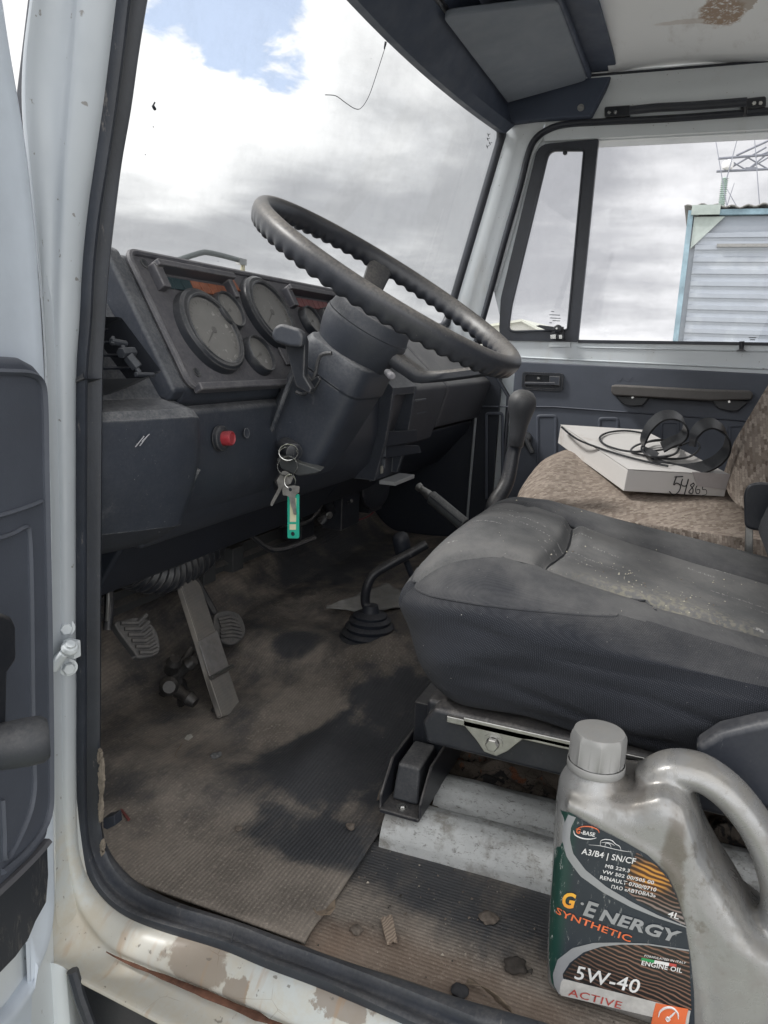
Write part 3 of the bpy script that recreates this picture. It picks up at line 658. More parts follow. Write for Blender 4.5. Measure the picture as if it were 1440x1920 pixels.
# ---- driver door, swung open
th = R(70); ux = Vector((-math.sin(th), -math.cos(th), 0)); nx = Vector((math.cos(th), -math.sin(th), 0)); H0 = Vector((-.062, .545, 0))
def D(u, v, d=0.): return P(u, v, pl=(H0+nx*d, nx))
def Dprism(px, d0, d1): return MB().prism([D(u, v, d1) for u, v in px], nx*(d0-d1))
right = [(-46, -480), (-6, -160), (-2, -60), (6, 0), (18, 80), (33, 170), (48, 260), (60, 360), (70, 460), (77, 560), (83, 660), (89, 780), (93, 900), (96, 1050), (98, 1200), (100, 1350), (102, 1500), (103, 1600), (104, 1690), (97, 1755), (77, 1812), (42, 1868), (0, 1915), (-200, 2080)]
rs = smooth_path([D(u, v, 0) for u, v in right], 4)
mb = MB(); rr = []
for i, p in enumerate(rs):
    low = 0
    tt = (rs[min(i+1, len(rs)-1)]-rs[max(i-1, 0)]).normalized(); inn = nx.cross(tt).normalized()
    if inn.dot(ux) < 0: inn = -inn
    zt = p.z; wd = .10+(.4 if zt < .55 else 0)*0
    rr.append([p-nx*.05+inn*.02, p-nx*.03, p-nx*.006-inn*.001, p+inn*.002, p+inn*.008+nx*.002, p+inn*.016-nx*.001, p+inn*.05-nx*.003, p+inn*.13-nx*.004])
mb.loft(rr, close=False)
DD = mb.build('driver_door', DOORM, TR, ang=60, label='open white driver door with dark blue inner trim')
# door outer skin and body, out of the photograph
mb = MB(); 
def dpt(s, z, d): return H0+ux*s+nx*d+Vector((0, 0, z))
mb.prism([dpt(.02, -.12, -.055), dpt(.98, -.12, -.055), dpt(.98, .52, -.055), (dpt(.0, .52, -.055))], nx*.045)
mb.build('door_skin', WHITE, DD, bevel=.006)
mb = MB(); mb.prism([D(*p, -.004) for p in [(-60, -480), (-10, -160), (2, 0), (30, 170), (56, 360), (72, 560), (78, 640), (-60, 640), (-600, 660), (-600, 560), (-90, 540), (-110, 300), (-130, 0), (-140, -160), (-190, -480)]], -nx*.03)
mb.build('window_frame', DOORM, DD, bevel=.008, seg=3)
tp_ = [(-260, 640), (0, 668), (42, 671), (66, 684), (82, 702), (86, 740), (88, 900), (92, 1100), (95, 1300), (97, 1460), (95, 1540), (90, 1572), (60, 1610), (0, 1668), (-260, 1880)]
mb = Dprism(tp_, .000, .014); mb.build('trim_panel', TRIMB, DD, bevel=.006, seg=4, ang=50)
mb = MB()
for px in ([(-200, 1020), (0, 966), (50, 950), (74, 940)], [(-200, 1060), (0, 1008), (40, 990), (50, 1000), (54, 1100), (56, 1250), (58, 1400), (60, 1480), (46, 1540), (8, 1612), (3, 1560), (0, 1500)]):
    pp = smooth_path([D(u, v, .0135) for u, v in px], 5); mb.tube(pp, .0022, 6, flat=2)
mb.build('trim_crease', TRIMB, DD)
mb = MB(); mb.tube(smooth_path([D(u, v, .013) for u, v in [(-100, 694), (0, 697), (50, 700), (72, 716), (78, 760), (80, 860), (83, 1000), (87, 1200), (90, 1440), (86, 1530), (50, 1590), (0, 1635)]], 5), .003, 6, flat=2.0); mb.build('trim_bead', TRIMB, DD)
def mk_worn():
    k = NT('scuffed_kick_panel'); sc = k.ramp(k.noise(55, 8, .75, v=k.vec((1, 1, .35), (0, .5, 0)), dist=.6), .53, .64)
    c = k.mix(k.noise(10, 4), (.016, .02, .028), (.03, .035, .045)); c = k.mix(k.math('MULTIPLY', sc, .6), c, (.15, .14, .13)); k.col(c); k.rough(.6); k.bump(sc, .3, .001); return k.m
Dprism([(-260, 1895), (0, 1678), (58, 1620), (90, 1580), (92, 1640), (88, 1692), (68, 1728), (55, 1760), (30, 1795), (0, 1826), (-260, 1990)], .0, .007).build('kick_panel', mk_worn(), DD, bevel=.002)
mb = MB(); mb.tube(smooth_path([D(u, v, .014) for u, v in [(-200, 1850), (0, 1668), (60, 1610), (88, 1578)]], 4), .0035, 6, flat=1.5); mb.build('trim_edge', pmat('trim_edge_plastic', (.12, .12, .13), .5), DD)
mb = MB(); pp = [D(u, v, .045) for u, v in [(-40, 1150), (5, 1148), (24, 1156), (32, 1172), (33, 1238), (16, 1262), (14, 1350), (10, 1420), (-40, 1420)]]; mb.prism(pp, -nx*.03); mb.build('pull_handle', BLACKMET, DD, bevel=.004, seg=3)
mb = MB(); c0 = D(40, 1393, .060); ax = (nx*.75-ux*.45+Vector((0, 0, .0))).normalized()
mb.lathe([(0, -.032), (.006, -.032), (.0075, -.022), (.013, -.020), (.0165, -.014), (.0175, .004), (.017, .014), (.014, .018), (.010, .018), (.009, .0165), (.0035, .0165), (.003, .018), (0, .018)], c0, ax, 32)
mb.tube([c0-ax*.03, c0-ax*.036+ux*.06+Vector((0, 0, .03))], .007, 10, flat=1.4); mb.build('window_crank', pmat('crank_plastic', (.026, .03, .038), .5, dust=(.22, .21, .20), da=.40, ds=14, bump=.3), DD, ang=50)

# ---- instrument binnacle and dashboard
PO = Vector((0, .55, .56)); PUp = Vector((0, .087, .149)).normalized(); PN = Vector((0, -.149, .087)).normalized()
def IP(u, v, d=0.): return P(u, v, pl=(PO+PN*d, PN))
def ip(x, h, d=0.): return Vector((x, .55, .56))+PUp*h+PN*d
DB = MB().yz([(.75, .70), (.66, .715), (.640, .712), (.553, .562), (.560, .545), (.572, .54), (.572, .46), (.585, .40), (.62, .36), (.99, .36), (.99, .695)], .150, .80).build('dashboard', DASH, TR, bevel=.006, seg=3, ang=35, label='dusty dark plastic dashboard')
kp = [(.99, .69), (.74, .705), (.665, .66), (.640, .655), (.566, .552), (.530, .543), (.5215, .534), (.5215, .484), (.530, .450), (.548, .402), (.590, .375), (.66, .352), (.99, .34)]
mb = MB(); rows_ = []
for x in (-.005, .03, .065, .10, .128, .142, .149, .150):
    sh = .036*max(0, 1-(x/.148))**1.3; ro = .0 if x < .13 else (.004 if x < .145 else .009 if x < .1495 else .014)
    rows_.append([Vector((x, y+(sh+ro if i_ >= 4 and y < .61 else sh*.3 if y < .9 else 0), z+(.010*(1-x/.15) if 9 <= i_ <= 11 else 0)-(ro*.5 if i_ in (5, 6) else 0))) for i_, (y, z) in enumerate(kp)])
mb.loft(rows_, True, True); mb.build('knee_block', DASH, DB, bevel=.005, seg=3, ang=30)
# side wall of the binnacle hood
mb = MB(); mb.yz([(.75, .705), (.655, .722), (.642, .718), (.549, .562), (.560, .548), (.60, .56), (.75, .60)], .128, .152); mb.build('binnacle_side', DASH, DB, bevel=.005, seg=3)
# lower instrument area with red button
mb = MB(); mb.yz([(.58, .545), (.556, .536), (.552, .47), (.562, .43), (.59, .395), (.62, .40)], .152, .40); mb.build('lower_fascia', DASH, DB, bevel=.006, seg=3)
mb = MB(); mb.prism([ip(.162, .006, .0), ip(.775, .006, .0), ip(.775, .176, .0), ip(.162, .176, .0)], PN*.004)
IPN = mb.build('instrument_panel', PANEL, DB, bevel=.003, seg=3)
mb = MB(); cc = bend([ip(.158, .004, .003), ip(.78, .004, .003), ip(.78, .180, .003), ip(.158, .180, .003)], .016); mb.tube(cc, .0045, 8, closed=True); mb.build('panel_rim', PANEL, DB)
mb = MB(); mb.prism([ip(.165, -.004, .0), ip(.70, -.004, .0), ip(.70, .006, .0), ip(.165, .006, .0)], PN*.013); mb.build('panel_ledge', PANEL, DB, bevel=.002)
LM = bpy.data.materials
TEXTG = pmat('dial_mark', (.36, .35, .34), .6)
TICK = pmat('faint_dial_print', (.115, .113, .11), .5, dust=(.25, .24, .23), da=.5)
def gauge(u, v, r, label=None, socket=False):
    c = IP(u, v, .004); mb = MB()
    if socket: mb.lathe([(r*1.22, -.002), (r*1.18, .010), (r*1.10, .013), (r*1.0, .012)], c+Vector((-.004, 0, 0)), PN, 56)
    mb.lathe([(r*1.12, 0), (r*1.12, .005), (r*1.06, .008), (r*1.05, .0115), (r*1.01, .013), (r*.965, .012), (r*.955, .0085), (r*.94, .0075)], c, PN, 56)
    mb.m(1).lathe([(0, .0078), (r*.945, .0078)], c, PN, 56)
    gx = Vector((1, 0, 0)); gy = PUp; n_ = 28 if r > .04 else 14
    mb.m(2)
    for i in range(n_+1):
        a = R(220-i*260/n_); d_ = gx*math.cos(a)+gy*math.sin(a); q_ = Vector((-d_.y, 0, 0)); sd_ = PN.cross(d_); l_ = .10 if i % 4 == 0 else .06
        p0 = c+PN*.0081+d_*r*.86; p1 = c+PN*.0081+d_*r*(.86-l_); w_ = sd_*r*(.010 if i % 4 else .016); mb.add([p0+w_, p0-w_, p1-w_, p1+w_], [(0, 1, 2, 3)])
    a = R(215 if r > .04 else 200); d_ = gx*math.cos(a)+gy*math.sin(a); sd_ = PN.cross(d_); p0 = c+PN*.0082
    mb.add([p0+sd_*r*.03-d_*r*.12, p0-sd_*r*.03-d_*r*.12, p0-sd_*r*.012+d_*r*.68, p0+sd_*r*.012+d_*r*.68], [(0, 1, 2, 3)]); mb.lathe([(0, .0088), (r*.09, .0086), (r*.10, .0081)], c, PN, 16)
    o = mb.build('gauge', [BEZEL, LENS, TICK], DB, ang=40, label=label); return o
gauge(393, 624, .0485, 'large dusty gauge at the left end of the instrument panel', True)
gauge(423, 587, .0255); gauge(480, 669, .0262, 'small dusty gauge low between the large ones'); gauge(503, 590, .0485, 'large dusty gauge beside the steering column', True)
gauge(579, 606, .0245); gauge(612, 606, .0235)
print('gauges', [tuple(round(q, 3) for q in IP(*p)) for p in ((393, 624), (423, 587), (480, 669), (503, 590), (579, 606), (612, 606), (265, 503), (435, 533), (445, 570))])
# warning lamp rows
TEAL = pmat('teal_lamp', (.035, .060, .068), .35); ORANGE = pmat('orange_lamp', (.30, .10, .05), .4, var=.3, vs=60, da=.3); REDL = pmat('dull_red_lamp', (.20, .055, .055), .4, var=.2, vs=60, da=.3)
def lamp_row(x0, x1, h0, h1, cells, name='warning_lamp_row'):
    mb = MB()
    for (a, b, c, d) in ((x0-.012, x1+.012, h1, h1+.008), (x0-.014, x0, h0-.004, h1+.006), (x1, x1+.010, h0-.004, h1+.006)):
        mb.prism([ip(a, c, .003), ip(b, c, .003), ip(b, d, .003), ip(a, d, .003)], PN*(.019 if b-a > .05 else .013))
    mb.prism([ip(x0, h0, .0), ip(x1, h0, .0), ip(x1, h1, .0), ip(x0, h1, .0)], PN*.0045)
    mb.build(name, PANEL, DB, bevel=.0015)
    n = len(cells); w = (x1-x0-.004)/n
    for i, m in enumerate(cells):
        a = x0+.002+w*i; MB().prism([ip(a+.0007, h0+.001, .004), ip(a+w-.0007, h0+.001, .004), ip(a+w-.0007, h0+.017, .004), ip(a+.0007, h0+.017, .004)], PN*.0025).build('warning_lamp', m, DB, bevel=.0006)
lamp_row(.196, .338, .134, .156, [TEAL, TEAL, TEAL, ORANGE, ORANGE, ORANGE, ORANGE])
lamp_row(.520, .675, .134, .156, [REDL]*7+[BEZEL])
MB().prism([ip(.354, .146, .004), ip(.372, .146, .004), ip(.366, .166, .004), ip(.350, .166, .004)], PN*.004).build('warning_lamp', ORANGE, DB, bevel=.001)
MB().prism([ip(.445, .155, .004), ip(.470, .155, .004), ip(.470, .170, .004), ip(.445, .170, .004)], PN*.006).build('switch_blank', PANEL, DB, bevel=.002)
MB().prism([ip(.405, .030, .004), ip(.432, .030, .004), ip(.432, .062, .004), ip(.405, .062, .004)], PN*.004).build('switch_blank', PANEL, DB, bevel=.002)
mb = MB()
for h, x in ((.166, .180), (.022, .182), (.168, .760)): mb.lathe([(.006, .004), (.006, .0055), (.003, .0045), (0, .0045)], ip(x, h), PN, 14)
mb.build('panel_screw', BEZEL, DB)
# red push button
mb = MB(); c = P(413, 822, y=.549); nb = Vector((.05, -1, .10)).normalized()
mb.lathe([(0, -.002), (.0160, -.002), (.0160, .004), (.0135, .006), (.010, .006), (.010, .003), (0, .003)], c, nb, 36); mb.build('button_collar', BEZEL, DB)
mb = MB(); mb.lathe([(.0088, .003), (.0095, .014), (.0089, .0168), (.0075, .0178), (.006, .0163), (0, .0163)], c, nb, 32); mb.build('button', pmat('red_plastic', (.30, .028, .038), .4, var=.3, vs=60, dust=(.5, .3, .3), da=.3, ds=90), DB)
# screw boss right of the button
mb = MB(); mb.lathe([(.007, 0), (.007, .001), (.004, .0005), (0, .0005)], P(462, 812, y=.548), nb, 20); mb.build('fascia_plug', DASH, DB)
# left air vent recess with its levers
vp = lambda u, v, d=0.: P(u, v, pl=(Vector((.07, .560+d, .60+d*.3)), (0, -.82, .57)))
mb = MB(); fr = bend([vp(150, 598), vp(222, 600), vp(298, 702), vp(262, 714), vp(150, 716)], .004)
inn = [p+Vector((0, .05, -.02)) for p in fr]; mb.loft([[p+Vector((0, -.004, .003)) for p in fr], inn]); mb.add(inn, [tuple(range(len(inn)))]); mb.build('air_vent', BEZEL, DB, ang=30)
mb = MB()
ctr = lambda u, v, d: vp(u, v, d)
for (a, b, r_) in [((208, 640), (236, 645), .004), ((226, 662), (250, 660), .006), ((240, 668), (258, 690), .0065), ((212, 632), (211, 646), .0025), ((254, 702), (288, 703), .003), ((228, 648), (262, 700), .003)]:
    mb.tube([ctr(*a, -.002), ctr(*b, -.002)], r_, 6)
mb.build('vent_lever', pmat('vent_lever_plastic', (.035, .04, .05), .5, dust=(.2, .2, .2), da=.45), DB, bevel=.001)
mb = MB()
for i in range(4): mb.tube([vp(150, 618+i*24, .030), vp(222+i*19, 618+i*24, .030)], .0018, 5)
mb.build('vent_slat', DARK, DB)
# grooves and scuffs in the knee block
mb = MB()
for (a, b) in (((372, 880), (318, 985)), ((352, 890), (296, 996))):
    qa, qb = P(*a, y=.531), P(*b, y=.566); mb.tube([qa, qa.lerp(qb, .5), qb], .003, 6)
mb.build('knee_block_rib', DASH, DB)
mb = MB()
for (a, b) in (((254, 838), (270, 818)), ((262, 836), (276, 818)), ((266, 828), (280, 814))): mb.tube([P(*a, y=.536), P(*b, y=.536)], .0007, 4)
mb.build('scratch', pmat('scratch_mark', (.34, .34, .36), .8), DB)
# passenger side of the dashboard
mb = MB(); mb.yz([(.99, .69), (.80, .672), (.70, .648), (.60, .560), (.575, .545), (.566, .536), (.567, .520), (.590, .440), (.60, .405), (.66, .40), (.99, .40)], .80, 1.215); mb.yz([(.99, .69), (.80, .676), (.70, .652), (.60, .563), (.572, .548), (.560, .538), (.562, .522), (.588, .432), (.66, .425), (.99, .40)], 1.219, 1.62)
mb.build('glove_box_shelf', pmat('dusty_shelf_plastic', (.050, .052, .062), .5, dust=(.24, .235, .225), da=.70, ds=9, bump=.3, bs=700), DB, bevel=.006, seg=3)
mb = MB(); mb.yz([(.99, .42), (.60, .424), (.612, .395), (.70, .29), (.99, .25)], .80, 1.60); mb.yz([(.99, .36), (.64, .37), (.70, .28), (.99, .22)], .15, .80); mb.build('lower_dash_cover', DARK, DB, bevel=.006)
mb = MB(); a = P(772, 765, y=.578); mb.box(P(762, 762, y=.575), (.020, .02, .030)); mb.box(P(783, 750, y=.572), (.075, .016, .006)); mb.box(P(787, 763, y=.584), (.070, .012, .03)); mb.build('glove_box_latch', DASH, DB, bevel=.002)
mb = MB(); mb.tube([P(u, v, y=.600) for u, v in ((835, 792), (850, 780), (850, 790))], .003, 6); mb.build('dash_hook', DARK, DB)
# heater control console in the middle
mb = MB(); mb.yz([(.66, .60), (.585, .585), (.545, .545), (.545, .535), (.556, .44), (.575, .36), (.66, .36)], .800, .812); mb.yz([(.66, .60), (.585, .585), (.545, .545), (.545, .535), (.556, .44), (.575, .36), (.66, .36)], .925, .937)
mb.yz([(.66, .60), (.585, .585), (.545, .545), (.548, .53), (.66, .53)], .812, .925); mb.box((.8685, .59, .44), (.115, .004, .17)); mb.build('heater_console', DASH, DB, bevel=.003)
mb = MB(); mb.prism([(.812, .57, .352), (.925, .57, .352), (.925, .535, .352), (.812, .535, .352)], (0, 0, .008)); mb.build('console_tray', pmat('bare_plate', (.42, .43, .44), .45, .3), DB, bevel=.001)
mb = MB()
for i, zz in enumerate((.50, .47, .44, .41, .385)):
    for xx in (.838, .872): mb.box((xx, .586, zz), (.007, .006, .021))
mb.build('console_slot', pmat('slot_grey', (.11, .12, .14), .5), DB, bevel=.001)
mb = MB(); mb.prism([(.850, .585, .452), (.930, .535, .455), (.930, .535, .430), (.850, .585, .420)], (0, .006, 0)); mb.prism([(.878, .585, .425), (.945, .535, .420), (.950, .530, .404), (.878, .585, .395)], (0, .006, 0)); mb.build('heater_lever', DARK, DB, bevel=.0015)
mb = MB(); mb.prism([(.80, .66, .60), (.945, .66, .60), (.935, .575, .588), (.80, .575, .588)], (0, 0, .012)); mb.tube([P(726, 698, z=.602), P(735, 706, z=.602)], .003, 6); mb.build('console_cap', PANEL, DB, bevel=.002)

# ---- steering column, shroud, wheel
CA = Vector((0, math.sin(R(30.5)), -math.cos(R(30.5)))); WC = Vector((.43, .4113, .7044)); WU = Vector((1, 0, 0)); WV = CA.cross(WU).normalized()*-1
if WV.z < 0: WV = -WV        # towards the front, upwards
def wp(r, a, h=0.): return WC+WU*(r*math.cos(a))+WV*(r*math.sin(a))-CA*h
Rw = .1996; mb = MB(); rings = []; NS = 500; NC = 20
for i in range(NS):
    a = 2*math.pi*i/NS; ring = []
    for j in range(NC):
        t = 2*math.pi*j/NC; ct, st = math.cos(t), math.sin(t)       # ct outwards, st along +axis (up)
        rx, rz = .0115, .0150
        k_ = 1+ (.0 if st > .05 else .24*(-st)**1.0*(.5+.5*math.sin(a*62))*(1 if ct < .7 else .6))
        dx = rx*ct*(1+.08*math.sin(2*t)); ring.append(wp(Rw+dx*k_, a, rz*st*k_+.001))
    rings.append(ring)
rings.append(rings[0]); mb.loft(rings)
SW = mb.build('steering_wheel', WHEELM, TR, ang=70, label='large thin rimmed black steering wheel with finger grips, dusty on top')
mb = MB()
for h0, prof in ((0, [(0, -.036), (.030, -.036), (.050, -.038), (.057, -.042), (.0590, -.047), (.0620, -.060), (.0632, -.062), (.0640, -.067), (.0625, -.082), (.059, -.096), (.054, -.110), (.048, -.122), (.03, -.126)]),):
    mb.lathe([(r, h) for r, h in prof], WC, -CA, 64)
mb.build('hub', HUBM, SW, ang=30)
mb = MB(); mb.lathe([(.0620, -.0605), (.0636, -.0612), (.0628, -.0622)], WC, -CA, 64)
mb.build('hub_seam', DARK, SW)
def spoke(a, r0=.045, r1=.194, h0=-.080, w=.042):
    mb = MB(); rows = []
    for t in np.linspace(0, 1, 14):
        r = r0+(r1-r0)*t; hh = h0+(-.006-h0)*(max(0, (t-.40)/.60)**1.1); ww = w*(1-.25*math.sin(math.pi*t)); tk = .0100
        d = Vector((math.cos(a), math.sin(a))); e_ = Vector((-d.y, d.x)); sec = []
        for (s_, k_) in ((-1, -.5), (-1, .5), (-.75, 1), (.75, 1), (1, .5), (1, -.5), (.75, -1), (-.75, -1)):
            q = d*r+e_*(s_*ww/2); sec.append(WC+WU*q.x+WV*q.y-CA*(hh+tk*k_))
        rows.append(sec)
    return mb.loft(rows, True, True)
for a in (R(30), R(272)) : spoke(a).build('spoke', WHEELM, SW, ang=45, bevel=0)
# raised ship-like emblem outline on the hub cap
def hubp(x, y, h=-.0362): return WC+WU*x+WV*y-CA*h
mb = MB()
em = [(-.010, .026), (-.004, .031), (.004, .031), (.010, .026)]
mb.tube([hubp(*p) for p in smooth_path([Vector((a_, b_, 0)) for a_, b_ in em], 4) for p in [(p.x, p.y)]], .0010, 5)
for i in range(7): mb.box(hubp(-.026+i*.0055, .020-.004*math.sin(i*.5)), (.0035, .0045, .001), Matrix(((1, 0, 0), (0, WV.y, -CA.y), (0, WV.z, -CA.z))))
mb.tube([hubp(*p) for p in [(-.030, .012), (-.012, .005), (.006, .010), (.022, -.004)]], .0009, 5); mb.tube([hubp(*p) for p in [(-.018, -.002), (.0, .003), (.016, -.010), (.022, -.004)]], .0009, 5)
mb.tube([hubp(*p) for p in [(-.012, -.014), (.002, -.010), (.014, -.020), (-.002, -.024), (-.012, -.014)]], .0009, 5)
mb.build('hub_emblem', BEZEL, SW)
# shroud
def shroud_ring(s, hx, hy, ox=0, oy=0, n=48, e=5.0):
    c = WC+CA*s+WU*ox+WV*oy; o = []
    for j in range(n):
        t = 2*math.pi*j/n; a, b = math.cos(t), math.sin(t)
        o.append(c+WU*(hx*math.copysign(abs(a)**(2/e), a))+WV*(hy*math.copysign(abs(b)**(2/e), b)))
    return o
mb = MB(); rs_ = [shroud_ring(s, hx, hy, ox, oy) for s, hx, hy, ox, oy in ((.105, .050, .046, 0, 0), (.107, .060, .052, 0, 0), (.116, .064, .056, 0, -.001), (.146, .064, .057, 0, -.003), (.149, .062, .055, 0, -.003), (.19, .057, .057, -.005, -.004), (.235, .051, .056, -.011, -.007), (.262, .046, .054, -.016, -.009), (.276, .044, .052, -.018, -.010), (.279, .040, .048, -.018, -.010), (.280, .03, .035, -.018, -.010))]
SC = mb.loft(rs_, True, True).build('column_shroud', DASH, TR, ang=32, bevel=.003, label='dark plastic shroud round the steering column')
mb = MB(); mb.tube([WC+CA*.33, Vector((.47, .84, .33))], .021, 16); mb.tube([WC+CA*.33+Vector((.012, .10, -.01)), WC+CA*.33+Vector((.016, .13, -.013))], .030, 16); mb.build('steering_shaft', BLACKMET, SC)
# ridge of the lower half shroud
mb = MB(); pp = [P(555, 688, x=.352), P(530, 750, x=.350), P(512, 800, x=.352), P(506, 812, x=.36)]; mb.tube(pp, .0035, 8); 
mb.build('shroud_ridge', DASH, SC)
mb = MB(); pp = [P(u, v, x=.352) for u, v in ((555, 735), (572, 738), (590, 705), (600, 668), (622, 662))]; mb.tube(smooth_path(pp, 4), .0028, 8); mb.build('shroud_seam', BEZEL, SC)
mb = MB(); mb.prism([P(u, v, x=.355) for u, v in ((578, 700), (588, 712), (600, 704), (604, 712), (588, 740), (570, 728))], (-.006, 0, 0)); mb.build('stalk_slot', BEZEL, SC, bevel=.001)
# stalk: thick grip on a flat bent arm
mb = MB(); q = lambda u, v, x_: P(u, v, x=x_)
mb.loft([[q(513, 626, .335), q(520, 612, .335), q(532, 607, .335), q(568, 618, .335), q(578, 632, .335), q(574, 652, .335), q(548, 648, .335), q(520, 640, .335)],
         [q(508, 628, .300), q(515, 612, .300), q(528, 606, .300), q(562, 616, .300), q(570, 632, .300), q(566, 652, .300), q(542, 650, .300), q(514, 641, .300)]], True, True)
mb.build('indicator_stalk', HUBM, SC, bevel=.005, seg=3)
mb = MB(); mb.prism([q(541, 644, .331), q(574, 622, .331), q(580, 640, .331), q(578, 705, .331), q(592, 728, .331), q(588, 738, .331), q(562, 724, .331)], (-.012, 0, 0)); mb.build('stalk_arm', BEZEL, SC, bevel=.002)
mb = MB()
for (u, v) in ((552, 668), (560, 696)): mb.prism([q(u-6, v-7, .3205), q(u+7, v-1, .3205), q(u+5, v+8, .3205)], (.001, 0, 0))
mb.build('stalk_mark', HUBM, SC)
# ignition lock with a bracket plate
mb = MB(); mb.prism([q(518, 862, .352), q(530, 850, .352), q(562, 868, .352), q(604, 882, .352), q(592, 888, .352), q(560, 893, .352), q(528, 880, .352)], (.03, .01, 0)); mb.build('lock_plate', pmat('worn_lock_plate', (.06, .065, .07), .4, dust=(.3, .3, .27), da=.6, ds=50), SC, bevel=.002)
mb = MB(); lc = q(549, 846, .345); mb.lathe([(0, .008), (.007, .008), (.012, .006), (.013, 0), (.013, -.03)], lc, (-.55, -.65, -.1), 24); mb.build('ignition_lock', BEZEL, SC)

# clutter below the dashboard
mb = MB(); mb.tube([(.30, .86, .185), (.60, .86, .180), (1.0, .86, .172)], .012, 4, flat=2.0); mb.prism([(.30, .85, .165), (1.0, .85, .155), (1.0, .85, .205), (.30, .85, .205)], (0, .02, 0)); 
for x_ in (.52, .60, .70): mb.box((x_, .842, .185), (.04, .03, .03+.02*(x_ > .55)))
mb.build('pedal_crossbar', pmat('dirty_crossbar', (.045, .048, .052), .7, dust=(.2, .18, .16), da=.8, ds=40, bump=.6, bs=120), TR, bevel=.002)
mb = MB(); pp = smooth_path([(.33, .80, .27), (.42, .80, .235), (.52, .80, .245), (.60, .80, .29)], 24); n = len(pp)
mb.tube(pp, [.034+(.004 if (i % 4) < 2 else -.002) for i in range(n)], 20); mb.build('corrugated_hose', BEZEL, TR, ang=30)
mb = MB(); rg = random.Random(3)
for i in range(16):
    a = Vector((rg.uniform(.35, 1.0), rg.uniform(.72, .92), rg.uniform(.24, .36))); b = a+Vector((rg.uniform(-.2, .25), rg.uniform(-.05, .05), rg.uniform(-.10, .03)))
    mb.tube(smooth_path([a, a.lerp(b, .4)+Vector((0, 0, -.04)), b], 6), rg.choice((.003, .004, .006)), 7)
mb.build('wiring_loom', BLACKMET, TR)
mb = MB(); mb.prism(PL([(696, 876), (716, 874), (715, 888), (704, 890), (697, 886)], x=.86), (.01, 0, 0)); mb.build('torn_label', pmat('old_paper', (.35, .34, .30), .9), TR)
mb = MB()
for u, v, s_ in ((588, 937, 5), (617, 966, 5), (718, 930, 5), (567, 952, 4)): bolt(mb, P(u, v, y=.70), (-.5, -.8, 0), .0055, .006)
mb.build('hanging_bolt', METAL, TR)
mb = MB(); mb.box(P(640, 950, y=.74), (.10, .05, .09)); mb.box(P(690, 905, y=.74), (.08, .05, .14)); mb.box(P(560, 960, y=.80), (.06, .05, .12)); mb.tube([P(600, 900, y=.72), P(620, 960, y=.74), P(600, 980, y=.76)], .012, 10); mb.lathe([(.050, 0), (.052, .01), (.045, .014), (.02, .012), (0, .012)], P(700, 915, y=.70), (-.3, -1, 0), 30)
mb.build('brake_servo_bracket', BLACKMET, TR, bevel=.004)
mb = MB(); mb.tube(smooth_path([P(655, 1000-20, y=.8), P(700, 960, y=.76), P(708, 900, y=.72)], 6), .002, 5); mb.tube(smooth_path(PL([(650, 828), (660, 822), (662, 808), (662, 818), (655, 830), (646, 831)], x=.62), 4), .0012, 5)
mb.tube(smooth_path([P(452, 985, y=.80), P(466, 990, y=.80), P(478, 986, y=.80)], 4), .004, 6); mb.build('loose_wire', pmat('red_wire', (.16, .03, .035), .5), TR)

# ---- pedals
def pm_ribbed(name, axis_v, per, base=(.17, .162, .155), da=.8):
    k = NT(name); w = k.wave(per, v=axis_v(k), dirn='X'); c = k.mix(k.noise(30, 5), base, tuple(q*1.5 for q in base)); c = k.mix(k.math('MULTIPLY', k.ramp(k.noise(20, 6, .7), .3, .7), .6), c, (.32, .29, .25))
    c = k.mix(k.ramp(w, 0, .35, .7, 0), c, (.035, .032, .03)); k.col(c); k.rough(.7); k.bump(w, .8, .0015); return k.m
a0, a1 = P(354, 1082, pl=((.46, .77, .2), (.25, -.9, .4))), P(436, 1338, z=.012)
AXp = (a1-a0).normalized(); ARt = Vector((1, .12, 0)); ARt = (ARt-AXp*ARt.dot(AXp)).normalized(); ANp = AXp.cross(ARt).normalized()
if ANp.y > 0: ANp = -ANp
Lp = (a1-a0).length
def ap(s, w, d=0): return a0+AXp*s*Lp+ARt*w+ANp*d
mb = MB(); hw = .029
rows_ = [(0, .35), (.015, .62), (.045, .88), (.09, 1), (.5, 1), (.95, 1.06), (1.0, 1.06)]
pol = [ap(s, -hw*w) for s, w in rows_]+[ap(s, hw*w) for s, w in reversed(rows_)]
mb.prism(pol, -ANp*.012); 
rotm = Matrix((ARt, AXp, ARt.cross(AXp))).to_euler()
AP = mb.build('accelerator_pedal', pm_ribbed('worn_ribbed_pedal', lambda k: k.vec((1, 1, 1), tuple(rotm)), 95), TR, bevel=.003, label='long ribbed accelerator pedal, worn bright in the middle')
mb = MB(); mb.prism([ap(.47, -hw*1.04, .0015), ap(.73, -hw*1.08, .0015), ap(.69, hw*1.08, .0015), ap(.41, hw*1.04, .0015)], -ANp*.003); mb.build('wear_plate', pmat('worn_pedal_metal', (.20, .20, .205), .45, .3, var=.3, vs=50, dust=(.35, .31, .27), da=.8, ds=20), AP, bevel=.001)
mb = MB(); mb.tube([ap(.735, -hw*1.15, .004), ap(.685, hw*1.3, .004)], .0036, 8); mb.build('pedal_ridge', METAL, AP)
mb = MB(); pc = ap(.62, -.045, -.04)
